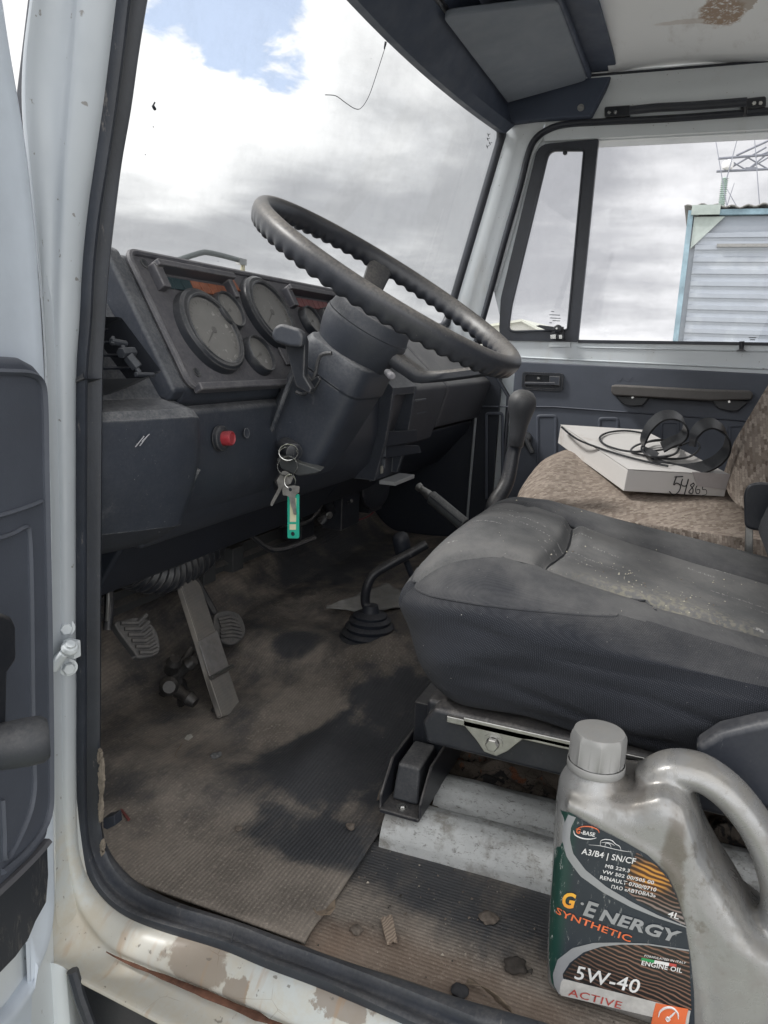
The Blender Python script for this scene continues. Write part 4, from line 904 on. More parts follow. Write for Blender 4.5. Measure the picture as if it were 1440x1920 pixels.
for (d_, r_, l_) in ((Vector((-.02, .0, .02)), .012, .03), (Vector((-.045, -.01, -.005)), .014, .03), (Vector((.0, -.01, .01)), .011, .04), (Vector((-.01, -.015, -.035)), .012, .045), (Vector((-.02, .01, -.02)), .010, .03)):
    mb.lathe([(0, -l_/2), (r_, -l_/2), (r_*.8, 0), (r_*1.1, l_*.2), (r_*.7, l_/2), (0, l_/2)], pc+d_, (d_+Vector((.01, -.02, .02))).normalized(), 14)
mb.tube([pc+Vector((-.05, 0, -.02)), pc+Vector((.03, 0, .03))], .006, 8); mb.tube([pc+Vector((-.01, 0, .02)), pc+Vector((.0, 0, -.06))], .006, 8)
mb.build('pedal_linkage', pmat('greasy_linkage', (.02, .02, .021), .4, var=.6, vs=60, dust=(.14, .12, .10), da=.45, ds=60, bump=.5, bs=200), AP, ang=30)
mb = MB(); mb.lathe([(0, .012), (.008, .010), (.013, .004), (.013, .0), (.016, -.003), (.016, -.01)], P(410, 1358-24, z=.008), (0, -.2, 1), 14); mb.lathe([(.0, .03), (.008, .028), (.012, .02), (.020, .012), (.022, .004), (.024, 0)], P(327, 1290, z=.01), (0, -.2, 1), 20); mb.build('pedal_stop', BLACKMET, AP)
def pedal_pad(name, px, pl, thick, ribs, nrm, label):
    pts = smooth_path([P(u, v, pl=pl) for u, v in px], 4, True); nrm = Vector(nrm).normalized(); mb = MB().prism(pts, nrm*-thick)
    o = mb.build(name, RUBBERP, TR, bevel=.003, label=label); mb = MB()
    for a, m, b in ribs:
        pa, pm_, pb = (P(*q_, pl=pl)+nrm*.0015 for q_ in (a, m, b)); mb.tube([pa, pm_, pb], .0034, 6)
    mb.build('tread_rib', RUBBERP, o); return o
RUBBERP = pmat('pedal_rubber', (.06, .062, .066), .55, dust=(.24, .22, .20), da=.7, ds=50, bump=.4, bs=400, edge=0.5)
plc = ((.265, .72, .18), (-.15, -.80, .55))
CP = pedal_pad('clutch_pedal', [(216, 1172), (232, 1162), (268, 1158), (292, 1180), (300, 1205), (296, 1226), (262, 1234), (250, 1220)], plc, .014,
               [((232+i*7, 1180+i*11), (262+i*5, 1180+i*11), (278+i*4, 1166+i*13)) for i in range(-1, 5)], (-.15, -.8, .55), 'clutch pedal with a chevron rubber tread, leftmost')
mb = MB(); mb.tube(smooth_path([P(222, 1180, pl=plc)+Vector((0, .02, -.005)), P(205, 1120, y=.77), P(198, 1060, y=.80), P(196, 980, y=.86)], 6), .007, 10); mb.build('pedal_arm', BLACKMET, CP)
mb = MB(); mb.tube(smooth_path([P(216, 1165, pl=plc)+Vector((-.004, .012, 0)), P(202, 1110, y=.76), P(192, 1060, y=.79), P(190, 980, y=.85)], 6), .003, 8); mb.build('return_spring', METAL, CP)
plb = ((.53, .75, .115), (-.25, -.80, .50))
BP = pedal_pad('brake_pedal', [(404, 1152), (424, 1144), (448, 1150), (460, 1174), (458, 1194), (436, 1210), (412, 1200), (402, 1180)], plb, .022,
               [((410-abs(i-2)*1+i, 1162+i*6.5), (430+i*1, 1157+i*7), (449-abs(i-3)*1.5+i, 1163+i*6.5)) for i in range(0, 6)], (-.25, -.8, .5), 'rounded brake pedal with a ribbed rubber pad, behind the accelerator')
mb = MB(); c_ = P(430, 1176, pl=plb); mb.tube([c_+Vector((0, .02, 0)), c_+Vector((.01, .10, .10)), c_+Vector((0, .12, .22))], .009, 8); mb.build('pedal_arm', BLACKMET, BP)

# ---- levers
bc = Vector((.735, .545, .052)); mb = MB()
mb.lathe([(.060, 0), (.060, .006), (.053, .010), (.056, .016), (.050, .021), (.046, .022), (.049, .029), (.043, .034), (.040, .035), (.042, .042), (.036, .046), (.033, .047), (.034, .052), (.026, .056), (.018, .058), (.014, .072), (0, .073)], bc, (0, 0, 1), 48); mb.v = [tuple(bc+(Vector(p)-bc)*1.0) for p in mb.v]
LV = mb.build('gear_lever', DARK, TR, ang=50, label='short bent lever rising from a ribbed rubber boot on the floor')
mb = MB(); b0 = bc+Vector((0, 0, .06)); pp = [b0, P(685, 1130, x=.735), P(688, 1100, x=.735), P(702, 1076, x=.745), P(735, 1056, x=.76), P(765, 1040, x=.78), P(800, 1020, x=.80)]; mb.tube(smooth_path(pp, 6), .0095, 14); mb.build('lever_shaft', BLACKMET, LV)
mb = MB(); mb.lathe([(0, .030), (.010, .028), (.0155, .022), (.017, .012), (.017, -.012), (.013, -.024), (.009, -.028)], P(754, 1024, x=.80), (-.15, .2, 1), 28); c_ = P(754, 1024, x=.80); mb.tube([c_+Vector((.003, -.004, -.02)), c_+Vector((.03, -.04, -.12)), Vector((.86, .42, .05))], .0065, 10)
L2 = mb.build('transfer_lever', DARK, TR, label='second small lever with a round black knob beside the driver seat')
# pale flap over the tunnel
def flap(u, v):
    a, b, c, d = P(613, 1136, z=.085), P(700, 1102, z=.10), P(690, 1148, z=.072), P(790, 1085, z=.11); e_ = P(790, 1128, z=.085)
    p = (a.lerp(d, u)).lerp(a.lerp(e_, u), v); p = (a+(b-a)*u*1.3).lerp(c.lerp(e_, max(0, u*1.5-.5)) if u > .33 else a.lerp(c, u*3), v)
    return p+Vector((0, 0, .006*mn.noise(Vector((u*6, v*6, 2)))))
FL = MB().grid(flap, 24, 10).build('rubber_flap', pmat('grey_flap', (.24, .24, .235), .8, var=.3, vs=18, bump=.8, bs=60, dust=(.3, .28, .25), da=.7), TR, ang=80, mods=[('SOLIDIFY', dict(thickness=.004))])
# main gear lever
mb = MB(); kb = P(981, 742, x=.90); kd = Vector((-.02, .06, -1)).normalized()
mb.lathe([(0, -.012), (.010, -.011), (.019, -.006), (.0255, .003), (.0275, .014), (.026, .026), (.022, .040), (.018, .056), (.0155, .076), (.0145, .098), (.013, .100), (0, .100)], kb, kd, 40)
GL = mb.build('gear_stick', pmat('gear_knob_plastic', (.040, .042, .048), .45, dust=(.25, .24, .22), da=.55, ds=25, bump=.4, bs=500), TR, ang=60, label='tall gear stick with a pear shaped black knob')
mb = MB(); e_ = kb+kd*.095; pp = smooth_path([e_, P(962, 850, x=.90), P(950, 905, x=.885), P(925, 950, x=.86), P(915, 1000, x=.85), Vector((.80, .42, .05))], 6); mb.tube(pp, [.0125+.006*i/len(pp) for i in range(len(pp))], 16); mb.build('lever_shaft', BLACKMET, GL)
# hand brake
mb = MB(); a = P(806, 930, x=.84); b = P(872, 985, x=.80); dr_ = (b-a).normalized()
hb = []
for i in range(20):
    t = i/19; rr_ = .0135+.002*t
    c = a.lerp(b, t); hb.append(c)
mb.tube(hb, [.010]+[.0145]*18+[.014], 20, flat=.8)
HBK = mb.build('hand_brake', pmat('hand_brake_plastic', (.05, .055, .06), .4, dust=(.34, .33, .31), da=.6, ds=30), TR, ang=50, label='ribbed hand brake lever pointing forward beside the seat')
mb = MB()
for k_ in range(5):
    of = Vector((0, 0, 1)).cross(dr_).normalized()*((k_-2)*.0055)+Vector((0, 0, .0118-.0012*(k_-2)**2)); mb.tube([a.lerp(b, .12)+of, b+of], .0018, 5)
mb.build('grip_rib', DARK, HBK)
mb = MB(); mb.tube([a-dr_*.030, a-dr_*.006, a+dr_*.006], [.006, .0095, .0095], 12); mb.tube([a-dr_*.036, a-dr_*.028], [.009, .008], 10); mb.build('release_button', METAL, HBK)

# ---- driver seat
SX, SHX = .435, .235
def seat_top(x, y):
    t = (x-SX)/SHX; z = .398-.175*max(0, .20-y)-.9*max(0, y-.24)**2*6
    z += .010*abs(t)**2 - .020*math.exp(-((t)/.55)**2)*(1/(1+math.exp((y-.145)*60)))
    if t < 0: z -= .042*min(1, (-t))**2.2            # near bolster lower, rolls over
    return z
def groove(d, w=.006): return math.exp(-(d/w)**2)
def seat_pt(u, v):
    """u along y from the front nose to the back, v round the section"""
    y = .318-u*.62
    a = v*2*math.pi
    return y
NV = 260
_aa = np.linspace(0, 2*math.pi, 4001)-math.pi/2; _ca, _sa = np.cos(_aa), np.sin(_aa)
_px = SHX*np.sign(_ca)*np.abs(_ca)**(2/4.2); _pz = np.where(_sa > 0, .07, .11)*np.sign(_sa)*np.abs(_sa)**np.where(_sa > 0, 2/3.4, 2/7)
_L = np.concatenate([[0], np.cumsum(np.hypot(np.diff(_px), np.diff(_pz)))]); ANG = np.interp(np.arange(NV)/NV*_L[-1], _L, _aa)
mb = MB(); rings = []
ys = [.322-.0*i for i in range(1)]
yl = list(.318-.06*(1-np.cos(np.linspace(0, math.pi/2, 22))))+list(np.linspace(.256, -.24, 130))
for iy, y in enumerate(yl):
    f = min(1, (.3195-y)/.085); s = math.sqrt(max(0, 1-(1-f)**2.3))          # rounding of the nose in plan and height
    hx = SHX*(.60+.40*s); ring = []
    for j in range(NV):
        a = ANG[j]; ca, sa = math.cos(a), math.sin(a); e = 4.2
        cx_ = math.copysign(abs(ca)**(2/e), ca); sz_ = math.copysign(abs(sa)**(2/3.4 if sa > 0 else 2/7), sa)
        x = SX+hx*cx_
        zt = seat_top(x, y); zb = .190+.006*math.sin(y*9); zmid = .315+.0*y
        # nose slopes: the bottom front edge is further back than the top one
        zbn = zb+(1-s)*.05; ztn = zt-(1-s)*.050
        z = (zmid+(ztn-zmid)*sz_) if sz_ > 0 else (zmid+(zmid-zbn)*sz_)
        yy = y-(max(0, .33-z)*.50)*(1-min(1, iy/60.))
        bul = .012*math.cos((z-.30)*11); x += math.copysign(bul, ca) if abs(ca) > .35 else 0
        p = Vector((x, yy, z))
        # seams
        d = 0
        if sz_ > .3:
            xl = SX-.130; xr = SX+.105
            if y < .148: d += .0095*(groove(x-xl, .008)+groove(x-xr, .008))
            else:
                q_ = (y-.148); d += .0075*(groove(x-(xl-q_*.25-q_*q_*2), .007)+groove(x-(xr-q_*.1+q_*q_*2), .007))
            if xl < x < xr: d += .0120*groove(y-.148+.010*math.sin((x-xl)/(xr-xl)*math.pi), .008)
            if xl < x < xr and y > .16: d += .0018*groove(y-.215, .006)
            if x < SX-.1: d += .0015*groove(z-.347, .003)
        if abs(cx_) > .9 and z < .345:
            d += .0012*groove(z-.342, .002)
            for z0_, k0_ in ((.318, .10), (.292, .16), (.262, .22), (.240, .12)): d += .0042*groove(z-(z0_-k0_*max(0, .22-yy)*.6+.006*math.sin(yy*17+z0_*90)), .0045)*min(1, max(0, (.26-yy)*6))*(.4+.6*abs(math.sin(yy*9+z0_*40)))
        d += -.003*mn.noise(Vector((x*9, yy*9, z*9)))
        if z < .34: d += -.0085*mn.noise(Vector((x*4, yy*5, z*30+yy*9)))*min(1, (.34-z)*25)
        nrm = Vector((cx_*abs(ca)**1.2, 0, sz_*abs(sa)**.6)); nrm = nrm.normalized() if nrm.length else Vector((0, 0, 1))
        ring.append(p-nrm*d)
    rings.append(ring)
c0 = sum((p for p in rings[0]), Vector())/NV
rings = [[c0.lerp(p, .02)+Vector((0, .0035, 0)) for p in rings[0]], [c0.lerp(p, .5)+Vector((0, .003, 0)) for p in rings[0]]]+rings
mb.loft(rings, True, True)
# material by face
V_ = mb.v; xl, xr = SX-.130, SX+.105
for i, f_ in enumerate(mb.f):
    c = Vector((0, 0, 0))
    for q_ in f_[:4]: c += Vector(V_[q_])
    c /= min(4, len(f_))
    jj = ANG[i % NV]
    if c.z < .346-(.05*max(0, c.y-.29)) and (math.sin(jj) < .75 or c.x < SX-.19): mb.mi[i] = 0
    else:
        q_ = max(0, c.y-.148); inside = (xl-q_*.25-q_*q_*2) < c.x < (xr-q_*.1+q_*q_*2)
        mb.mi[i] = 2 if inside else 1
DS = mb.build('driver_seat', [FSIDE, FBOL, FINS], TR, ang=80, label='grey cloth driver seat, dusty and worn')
pip = []
for rg_ in rings[4:]:
    for j in range(NV):
        p, q = rg_[j], rg_[(j+1) % NV]
        if p.x < SX-.05 and (p.z-.3455)*(q.z-.3455) <= 0 and p.z != q.z and math.sin(ANG[j]) < .97 and p.z > q.z-1:
            pip.append(p.lerp(q, (.3455-p.z)/(q.z-p.z))+Vector((-.0006, 0, 0))); break
MB().tube(pip, .0017, 6).build('piping', FBOL, DS)
def on_seat(x, y):
    best = None
    for rg_ in rings[4:]:
        for p in rg_[60:210]:
            if p.z > .30:
                d_ = (p.x-x)**2+(p.y-y)**2
                if best is None or d_ < best[0]: best = (d_, p.z)
    return Vector((x, y, best[1]+.0002))
SEAM = pmat('seam_crease_shade', (.020, .021, .025), .9)  # dark cord added in the seam grooves to stand in for crease shade
for path in ([(xl-max(0, y-.148)*.25-max(0, y-.148)**2*2, y) for y in np.linspace(.275, -.20, 60)], [(xr-max(0, y-.148)*.1+max(0, y-.148)**2*2, y) for y in np.linspace(.27, -.20, 60)], [(xl+(xr-xl)*t, .148-.010*math.sin(t*math.pi)) for t in np.linspace(0, 1, 40)]):
    q = [on_seat(*p) for p in path]
    for _ in range(2): q = [q[0]]+[(q[i_-1]+q[i_]*2+q[i_+1])/4 for i_ in range(1, len(q)-1)]+[q[-1]]
    MB().tube(q, .0014, 6).build('seam', SEAM, DS)
# backrest
mb = MB(); rb = []
for i in range(24):
    t = i/23; cz = .36+t*.60; cy = -.155-t*.16; hw = .235*(1-.22*t**2)*(1 if t < .93 else .9); tk = .062*(1-.35*t)
    ring = []
    for j in range(48):
        a = 2*math.pi*j/48; ca, sa = math.cos(a), math.sin(a); xx = hw*math.copysign(abs(ca)**.55, ca); yy = tk*math.copysign(abs(sa)**.6, sa)
        if sa > 0: yy += .02*abs(xx/hw)**3-.008
        ring.append(Vector((SX+xx, cy+yy, cz+yy*.25)))
    rb.append(ring)
mb.loft(rb, True, True).build('backrest', FBOL, DS, ang=60, mods=[('SUBSURF', dict(levels=1, render_levels=1))])
mb = MB(); hr = []
for i in range(12):
    t = i/11; s_ = math.sin(math.pi*(.08+.84*t)); hr.append([Vector((SX+.13*s_**.4*math.copysign(abs(math.cos(a))**.6, math.cos(a)), -.35+.045*s_*math.sin(a), 1.0+.15*t)) for a in np.linspace(0, 2*math.pi, 33)[:-1]])
mb.loft(hr, True, True); mb.build('headrest', FBOL, DS, ang=70)
# armrest bracket at the right edge
mb = MB(); mb.loft([bend([P(u, v, x=xx) for u, v in ((1394, 925), (1402, 908), (1424, 903), (1470, 908), (1500, 960), (1480, 1000), (1425, 996), (1396, 990))], .01) for xx in (.70, .745)], True, True); mb.build('armrest_hinge', BEZEL, DS, bevel=.004, seg=3)
mb = MB(); mb.prism(PL([(1398, 985), (1412, 985), (1412, 1060), (1396, 1060)], x=.72), (.012, 0, 0)); mb.build('armrest_stem', METAL, DS, bevel=.001)
# dark side cover at the rear of the cushion
mb = MB(); pp = [P(u, v, x=.155) for u, v in ((1300, 1405), (1350, 1372), (1420, 1356), (1520, 1340), (1620, 1420), (1620, 1560), (1470, 1540), (1340, 1470))]; mb.prism(pp, (.03, 0, 0)); mb.build('recliner_cover', pmat('recliner_plastic', (.018, .022, .032), .4, da=.4, wear=.5, wc=(.35, .34, .32)), DS, bevel=.008, seg=3)
# seat frame: black rail, zinc angle strip with a bolt, channel and rubber stop
mb = MB(); mb.prism([(.205, .250, .160), (.205, .257, .185), (.205, .242, .208), (.205, -.30, .208), (.205, -.30, .156)], (.035, 0, 0)); mb.prism([(.60, .262, .150), (.60, .250, .213), (.60, -.30, .213), (.60, -.30, .150)], (.035, 0, 0)); mb.box((.42, .245, .18), (.38, .03, .05)); mb.build('seat_frame', BLACKMET, DS, bevel=.006, seg=3)
mb = MB(); mb.prism([(.200, .225, .196), (.200, -.30, .196), (.200, -.30, .204), (.200, .225, .204)], (.03, 0, 0)); mb.prism([(.200, .205, .207), (.200, -.28, .207), (.200, -.28, .198), (.200, .120, .198), (.200, .135, .196), (.200, .150, .178), (.200, .163, .168), (.200, .178, .170), (.200, .188, .182), (.200, .205, .198)], (.003, 0, 0))
mb.build('rail_bracket', METAL, DS, bevel=.0012)
mb = MB(); bolt(mb, (.200, .168, .184), (-1, 0, 0), .0078, .007); mb.build('rail_bolt', METAL, DS)
mb = MB(); chx = lambda x0, x1, y0, y1, z0, z1: mb.prism([(x0, y0, z0), (x1, y0, z0), (x1, y1, z0), (x0, y1, z0)], (0, 0, z1-z0))
chx(.222, .56, .258, .312, .040, .046)
mb.prism([(.222, .309, .046), (.56, .309, .046), (.56, .309, .105), (.26, .309, .100), (.222, .309, .066)], (0, .004, 0)); mb.prism([(.222, .256, .046), (.56, .256, .046), (.56, .256, .105), (.26, .256, .100), (.222, .256, .066)], (0, .004, 0))
mb.prism([(.330, .262, .046), (.42, .262, .046), (.42, .262, .15), (.325, .262, .150)], (0, .045, 0)); mb.build('seat_mount', BLACKMET, DS, bevel=.0025)
mb = MB(); mb.loft([[(.245, .268, .048), (.320, .268, .048), (.320, .304, .048), (.245, .304, .048)], [(.254, .271, .096), (.318, .271, .098), (.318, .301, .098), (.254, .301, .096)]], True, True); mb.build('rubber_stop', pmat('stop_plastic', (.03, .034, .042), .45, dust=(.26, .25, .24), da=.9, ds=20, bump=.3), DS, bevel=.004, seg=3)
mb = MB(); bolt(mb, (.236, .286, .046), (0, 0, 1), .005, .003); mb.build('mount_rivet', METAL, DS)

# ---- passenger seat
mb = MB(); rings = []
yl = list(.330-.06*(1-np.cos(np.linspace(0, math.pi/2, 14))))+list(np.linspace(.262, -.24, 50)); PX, PHX = 1.185, .265
for iy, y in enumerate(yl):
    f = min(1, (.333-y)/.08); s = math.sqrt(max(0, 1-(1-f)**2.2)); ring = []
    for j in range(96):
        a = 2*math.pi*j/96; ca, sa = math.cos(a), math.sin(a); x = PX+PHX*(.7+.3*s)*math.copysign(abs(ca)**.5, ca)
        t = (x-PX)/PHX; zt = .362+.028*t+.012*math.cos(t*2.5)-.08*max(0, .10-y)+.02*math.exp(-((y-.27)/.06)**2)+.004*mn.noise(Vector((x*8, y*10, 0)))
        zm = .31; zz = zm+(zt-(1-s)*.03-zm)*abs(sa)**.55 if sa > 0 else zm-.08*abs(sa)**.5*s
        ring.append(Vector((x, y-max(0, .33-zz)*.3, zz)))
    rings.append(ring)
mb.loft(rings, True, True)
PS = mb.build('passenger_seat', TWEED, TR, ang=80, label='brown and cream checked cloth passenger seat')
mb = MB(); rb = []
for i in range(26):
    t = i/25; cz = .36+t*.56; cy = -.125-t*.20; hw = .265*(1-.12*t**2); tk = .062*(1-.35*t)*(1 if t < .95 else .7)*(.75+.25*min(1, t*8))
    rb.append([Vector((PX+hw*math.copysign(abs(math.cos(a))**.5, math.cos(a)), cy+tk*math.copysign(abs(math.sin(a))**.6, math.sin(a)), cz+tk*math.sin(a)*.3)) for a in np.linspace(0, 2*math.pi, 61)[:-1]])
mb.loft(rb, True, True).build('backrest', TWEED, PS, ang=70)
MB().box((1.185, .02, .15), (.46, .46, .22)).build('seat_base', BLACKMET, PS, bevel=.01)

# ---- windshield, header, roof, pillars
def wsy(x, top): t = (x-.82)/.78; return (.574+.062*(1-t*t)) if top else (.705+.085*(1-t*t))
ZT, ZB = 1.212, .685
def wsp(u, v, o=0.): x = .045+u*1.555; return Vector((x, wsy(x, 0)*(1-v)+wsy(x, 1)*v+o, ZB*(1-v)+ZT*v))
mb = MB(); mb.grid(lambda u, v: wsp(u, v), 40, 12); WS = mb.build('windshield', GLASS, TR, ang=80, label='dusty curved windshield glass')
per = bend([wsp(i/20, 0) for i in range(21)]+[wsp(1, v) for v in (.2, .4, .6, .8)]+[wsp(1-i/20, 1) for i in range(21)]+[wsp(0, v) for v in (.8, .6, .4, .2)], .04, 4)
mb = MB(); mb.tube([p+Vector((0, -.004, 0)) for p in per], .011, 8, closed=True, flat=1.2); mb.build('windshield_seal', RUBBER, WS, ang=60)
mb = MB(); wpl = (wsp(.5, .5), (0, -.97, -.2))
def WP(u, v):      # a mark on the curved glass
    o = Vector(CAM); q_ = P(u, v, pl=wpl); d = (q_-o); 
    for _ in range(12):
        t = max(0, min(1, (q_.z-ZB)/(ZT-ZB))); yt = wsy(q_.x, 0)*(1-t)+wsy(q_.x, 1)*t; q_ = o+d*((q_-o).length/d.length)*(yt/q_.y)
    return q_+Vector((0, -.002, 0))
mb.tube(smooth_path([WP(*p) for p in ((727, 68), (720, 90), (704, 140), (690, 180), (676, 202), (664, 204), (645, 192), (628, 180), (608, 178))], 4), .0007, 4); mb.tube([WP(721, 78), WP(719, 92)], .0016, 5)
mb.build('hair_crack', DARK, WS)
mb = MB(); mb.tube(smooth_path([WP(288, 192), WP(285, 199), WP(289, 206)], 4), [.001]*4+[.0022]*4+[.001], 6); mb.tube([WP(275, 475), WP(276, 479)], .0016, 5)
for u, v in ((285, 238), (407, 490), (270, 290), (694, 110), (790, 485), (696, 380)): mb.lathe([(0, 0), (.0010, 0)], WP(u, v), (0, -1, 0), 6)
mb.build('glass_speck', DARK, WS)
MARK = pmat('glass_mark', (.16, .17, .18), .8)
mb = MB(); M_ = frame((1.598-.03, .612, 1.13), (.1, -.05, 1), (-1, .0, 0))
for i, (u, v) in enumerate(((913, 250), (912, 258), (916, 266), (911, 272))):
    mb.tube([WP(u, v), WP(u+2, v+6)], .0011, 4); mb.tube([WP(u, v+3), WP(u+5, v+1)], .0009, 4)
mb.build('glass_stamp', MARK, WS)
# header: front band, visor tray, back band
mb = MB(); rows_ = []
for i in range(41):
    u = i/40; p = wsp(u, 1.0); x = p.x; xi = min(x, 1.575)
    rows_.append([Vector((x, p.y+.02, p.z+.02)), Vector((x, p.y+.002, p.z-.012)), Vector((xi, p.y-.018, p.z-.014)), Vector((xi, p.y-.040, p.z+.004)), Vector((xi, .556, 1.262)), Vector((xi, .545, 1.278)), Vector((xi, .53, 1.300)), Vector((xi, .50, 1.312))])
mb.loft(rows_, close=False); HD = mb.build('windshield_header', HEADER, TR, ang=30, label='dark blue plastic header trim above the windshield')
mb = MB(); mb.prism([(-.0, .52, 1.316), (1.572, .52, 1.316), (1.572, .280, 1.326), (-.0, .280, 1.326)], (0, 0, .01)); mb.build('header_tray', HEADER, HD, bevel=.003)
mb = MB(); mb.prism([(.02, .350, 1.320), (1.545, .350, 1.320), (1.545, .340, 1.320), (.02, .340, 1.320)], (0, 0, -.016)); mb.build('tray_lip', HEADER, HD, bevel=.004, seg=3)
# end cap of the header on the passenger side
ec = PL([(951, 231), (938, 208), (958, 168), (1006, 165), (1104, 140), (1130, 60), (1147, 142), (1108, 217), (1004, 224)], x=1.565)
mb = MB(); mb.prism(ec, (.03, 0, 0)); mb.build('header_end_cap', HEADER, HD, bevel=.004)
mb = MB(); bolt(mb, P(1089, 202, x=1.563), (-1, 0, 0), .006, .002, True); mb.build('cap_screw', METAL, HD)
# sun visor folded up
def vis(a, b, c, d, nm):
    mb = MB(); pts = bend([a, b, c, d], [.02, .03, .008, .02]); mb.prism(pts, (0, 0, .014)); mb.build(nm, VISOR, HD, bevel=.004, seg=3)
vis(Vector((1.085, .346, 1.302)), Vector((.965, .546, 1.252)), Vector((1.525, .546, 1.256)), Vector((1.548, .350, 1.302)), 'sun_visor')
vis(Vector((.10, .346, 1.302)), Vector((.08, .546, 1.262)), Vector((.68, .546, 1.262)), Vector((.70, .350, 1.302)), 'sun_visor')
mb = MB(); mb.tube([P(812, -14, pl=((1, .556, 1.262), (0, 1, .6))), P(836, 18, pl=((1, .556, 1.262), (0, 1, .6)))], .007, 8); mb.tube(smooth_path(PL([(952, 178), (975, 168), (1002, 165), (1012, 170)], x=1.553), 4), .003, 6); mb.build('visor_pivot', BEZEL, HD)
# roof
def mk_roof():
    k = NT('white_roof_lining'); c = k.mix(k.noise(4, 6, .6), (.76, .79, .81), (.83, .85, .86)); c = k.mix(k.ramp(k.noise(7, 7, .7, v=k.vec((.4, 1, 1))), .58, .78), c, (.56, .55, .54))
    p = P(1352, 28, z=1.335); b = k.math('MULTIPLY', k.blob(p, (.07, .045, .1), .55, 45, .12), k.ramp(k.noise(90, 6, .7), .36, .52)); c = k.mix(k.math('MULTIPLY', b, .9), c, (.27, .16, .08))
    p = P(1300, 46, z=1.335); b = k.blob(p, (.012, .08, .1), .4, 60, .2); c = k.mix(k.math('MULTIPLY', b, .35), c, (.35, .25, .17))
    p = P(1400, 2, z=1.335); b = k.blob(p, (.05, .02, .1), .6, 80, .1); c = k.mix(k.math('MULTIPLY', b, .7), c, (.30, .22, .15))
    k.col(c); k.rough(.5); k.bump(k.noise(6, 3), .3, .01); return k.m
RF = mk_roof()
mb = MB(); mb.grid(lambda u, v: (-.06+u*1.62, .30-v*.85, 1.318+.030*math.sin(math.pi*min(1, max(0, u)))**.5+.006*math.sin(v*9)), 40, 30); mb.build('roof', RF, TR, ang=80, mods=[('SOLIDIFY', dict(thickness=.03, offset=1))], label='white painted cab roof with a rusty patch')
# inner side wall over the passenger door (cant rail), pillars
mb = MB()
def strip(rows, m, nm, **k_):
    mb = MB(); mb.loft([[Vector(p) for p in r] for r in rows], close=False); return mb.build(nm, m, TR, ang=60, **k_)
ys_ = np.linspace(.46, -.55, 24); rows_ = []
for y in ys_:
    zc_ = 1.318-.0*y+.0; 
    rows_.append([(1.555, y, zc_+.004), (1.566, y, zc_-.006), (1.585, y, 1.30), (1.598, y, 1.27), (1.604, y, 1.235), (1.604, y, 1.18), (1.66, y, 1.17)])
strip(rows_, WHITE, 'cant_rail')
mb = MB(); mb.tube([(1.558, y, 1.3165) for y in ys_], .0030, 6); mb.build('roof_joint', DARK, TR)
# passenger windshield pillar
Lp_ = [(968, 215), (950, 236), (942, 262), (925, 330), (905, 400), (882, 475), (858, 550), (838, 612), (820, 690), (815, 760)]
Mp_ = [(985, 215), (978, 236), (970, 262), (950, 330), (930, 400), (908, 475), (885, 550), (868, 612), (850, 690), (845, 760)]
Rp_ = [(1030, 215), (1016, 244), (1004, 268), (982, 330), (963, 400), (940, 475), (918, 550), (900, 612), (890, 690), (885, 760)]
rows_ = []
for a, b, c in zip(Lp_, Mp_, Rp_):
    a3, b3, c3 = P(*a, x=1.597), P(*b, x=1.592), P(*c, x=1.606)
    rows_.append([a3+Vector((.03, .012, 0)), a3, b3+Vector((0, .001, 0)), b3+Vector((.002, -.0015, 0)), b3.lerp(c3, .5)+Vector((-.003, 0, 0)), c3, c3+Vector((.03, 0, 0))])
strip(rows_, WHITE, 'windshield_pillar')
# passenger door
XD = 1.615
def dp(u, v, d=0.): return P(u, v, x=XD-d)
fo = [(1000, 285), (1022, 250), (1060, 236), (1140, 230), (1440, 213), (1800, 190)]
outer = [dp(900, 640), dp(926, 545), dp(962, 420), dp(990, 310), dp(1004, 275), dp(1022, 252), dp(1052, 240), dp(1130, 234), dp(1440, 217)]
yb = -.55
outer = [Vector((XD, .485, .0)), Vector((XD, .49, .55))]+outer[1:]+[Vector((XD, yb, outer[-1].z-.005)), Vector((XD, yb, 0))]
qo = [(1020, 284), (1040, 268), (1123, 264), (1083, 640), (974, 637), (950, 625), (940, 605), (943, 556), (979, 422), (1009, 311)]
win = [(1022, 284), (1040, 268), (1123, 264)]
wt = dp(1440, 248); wb_ = dp(1440, 648)
opening = [dp(*p) for p in [(940, 605), (943, 556), (979, 422), (1009, 311), (1020, 284), (1040, 268), (1123, 264)]]+[wt, Vector((XD, -.40, wt.z)), Vector((XD, -.42, wb_.z)), wb_]+[dp(1083, 640), dp(974, 637), dp(952, 627)]
bmf = bmesh.new()
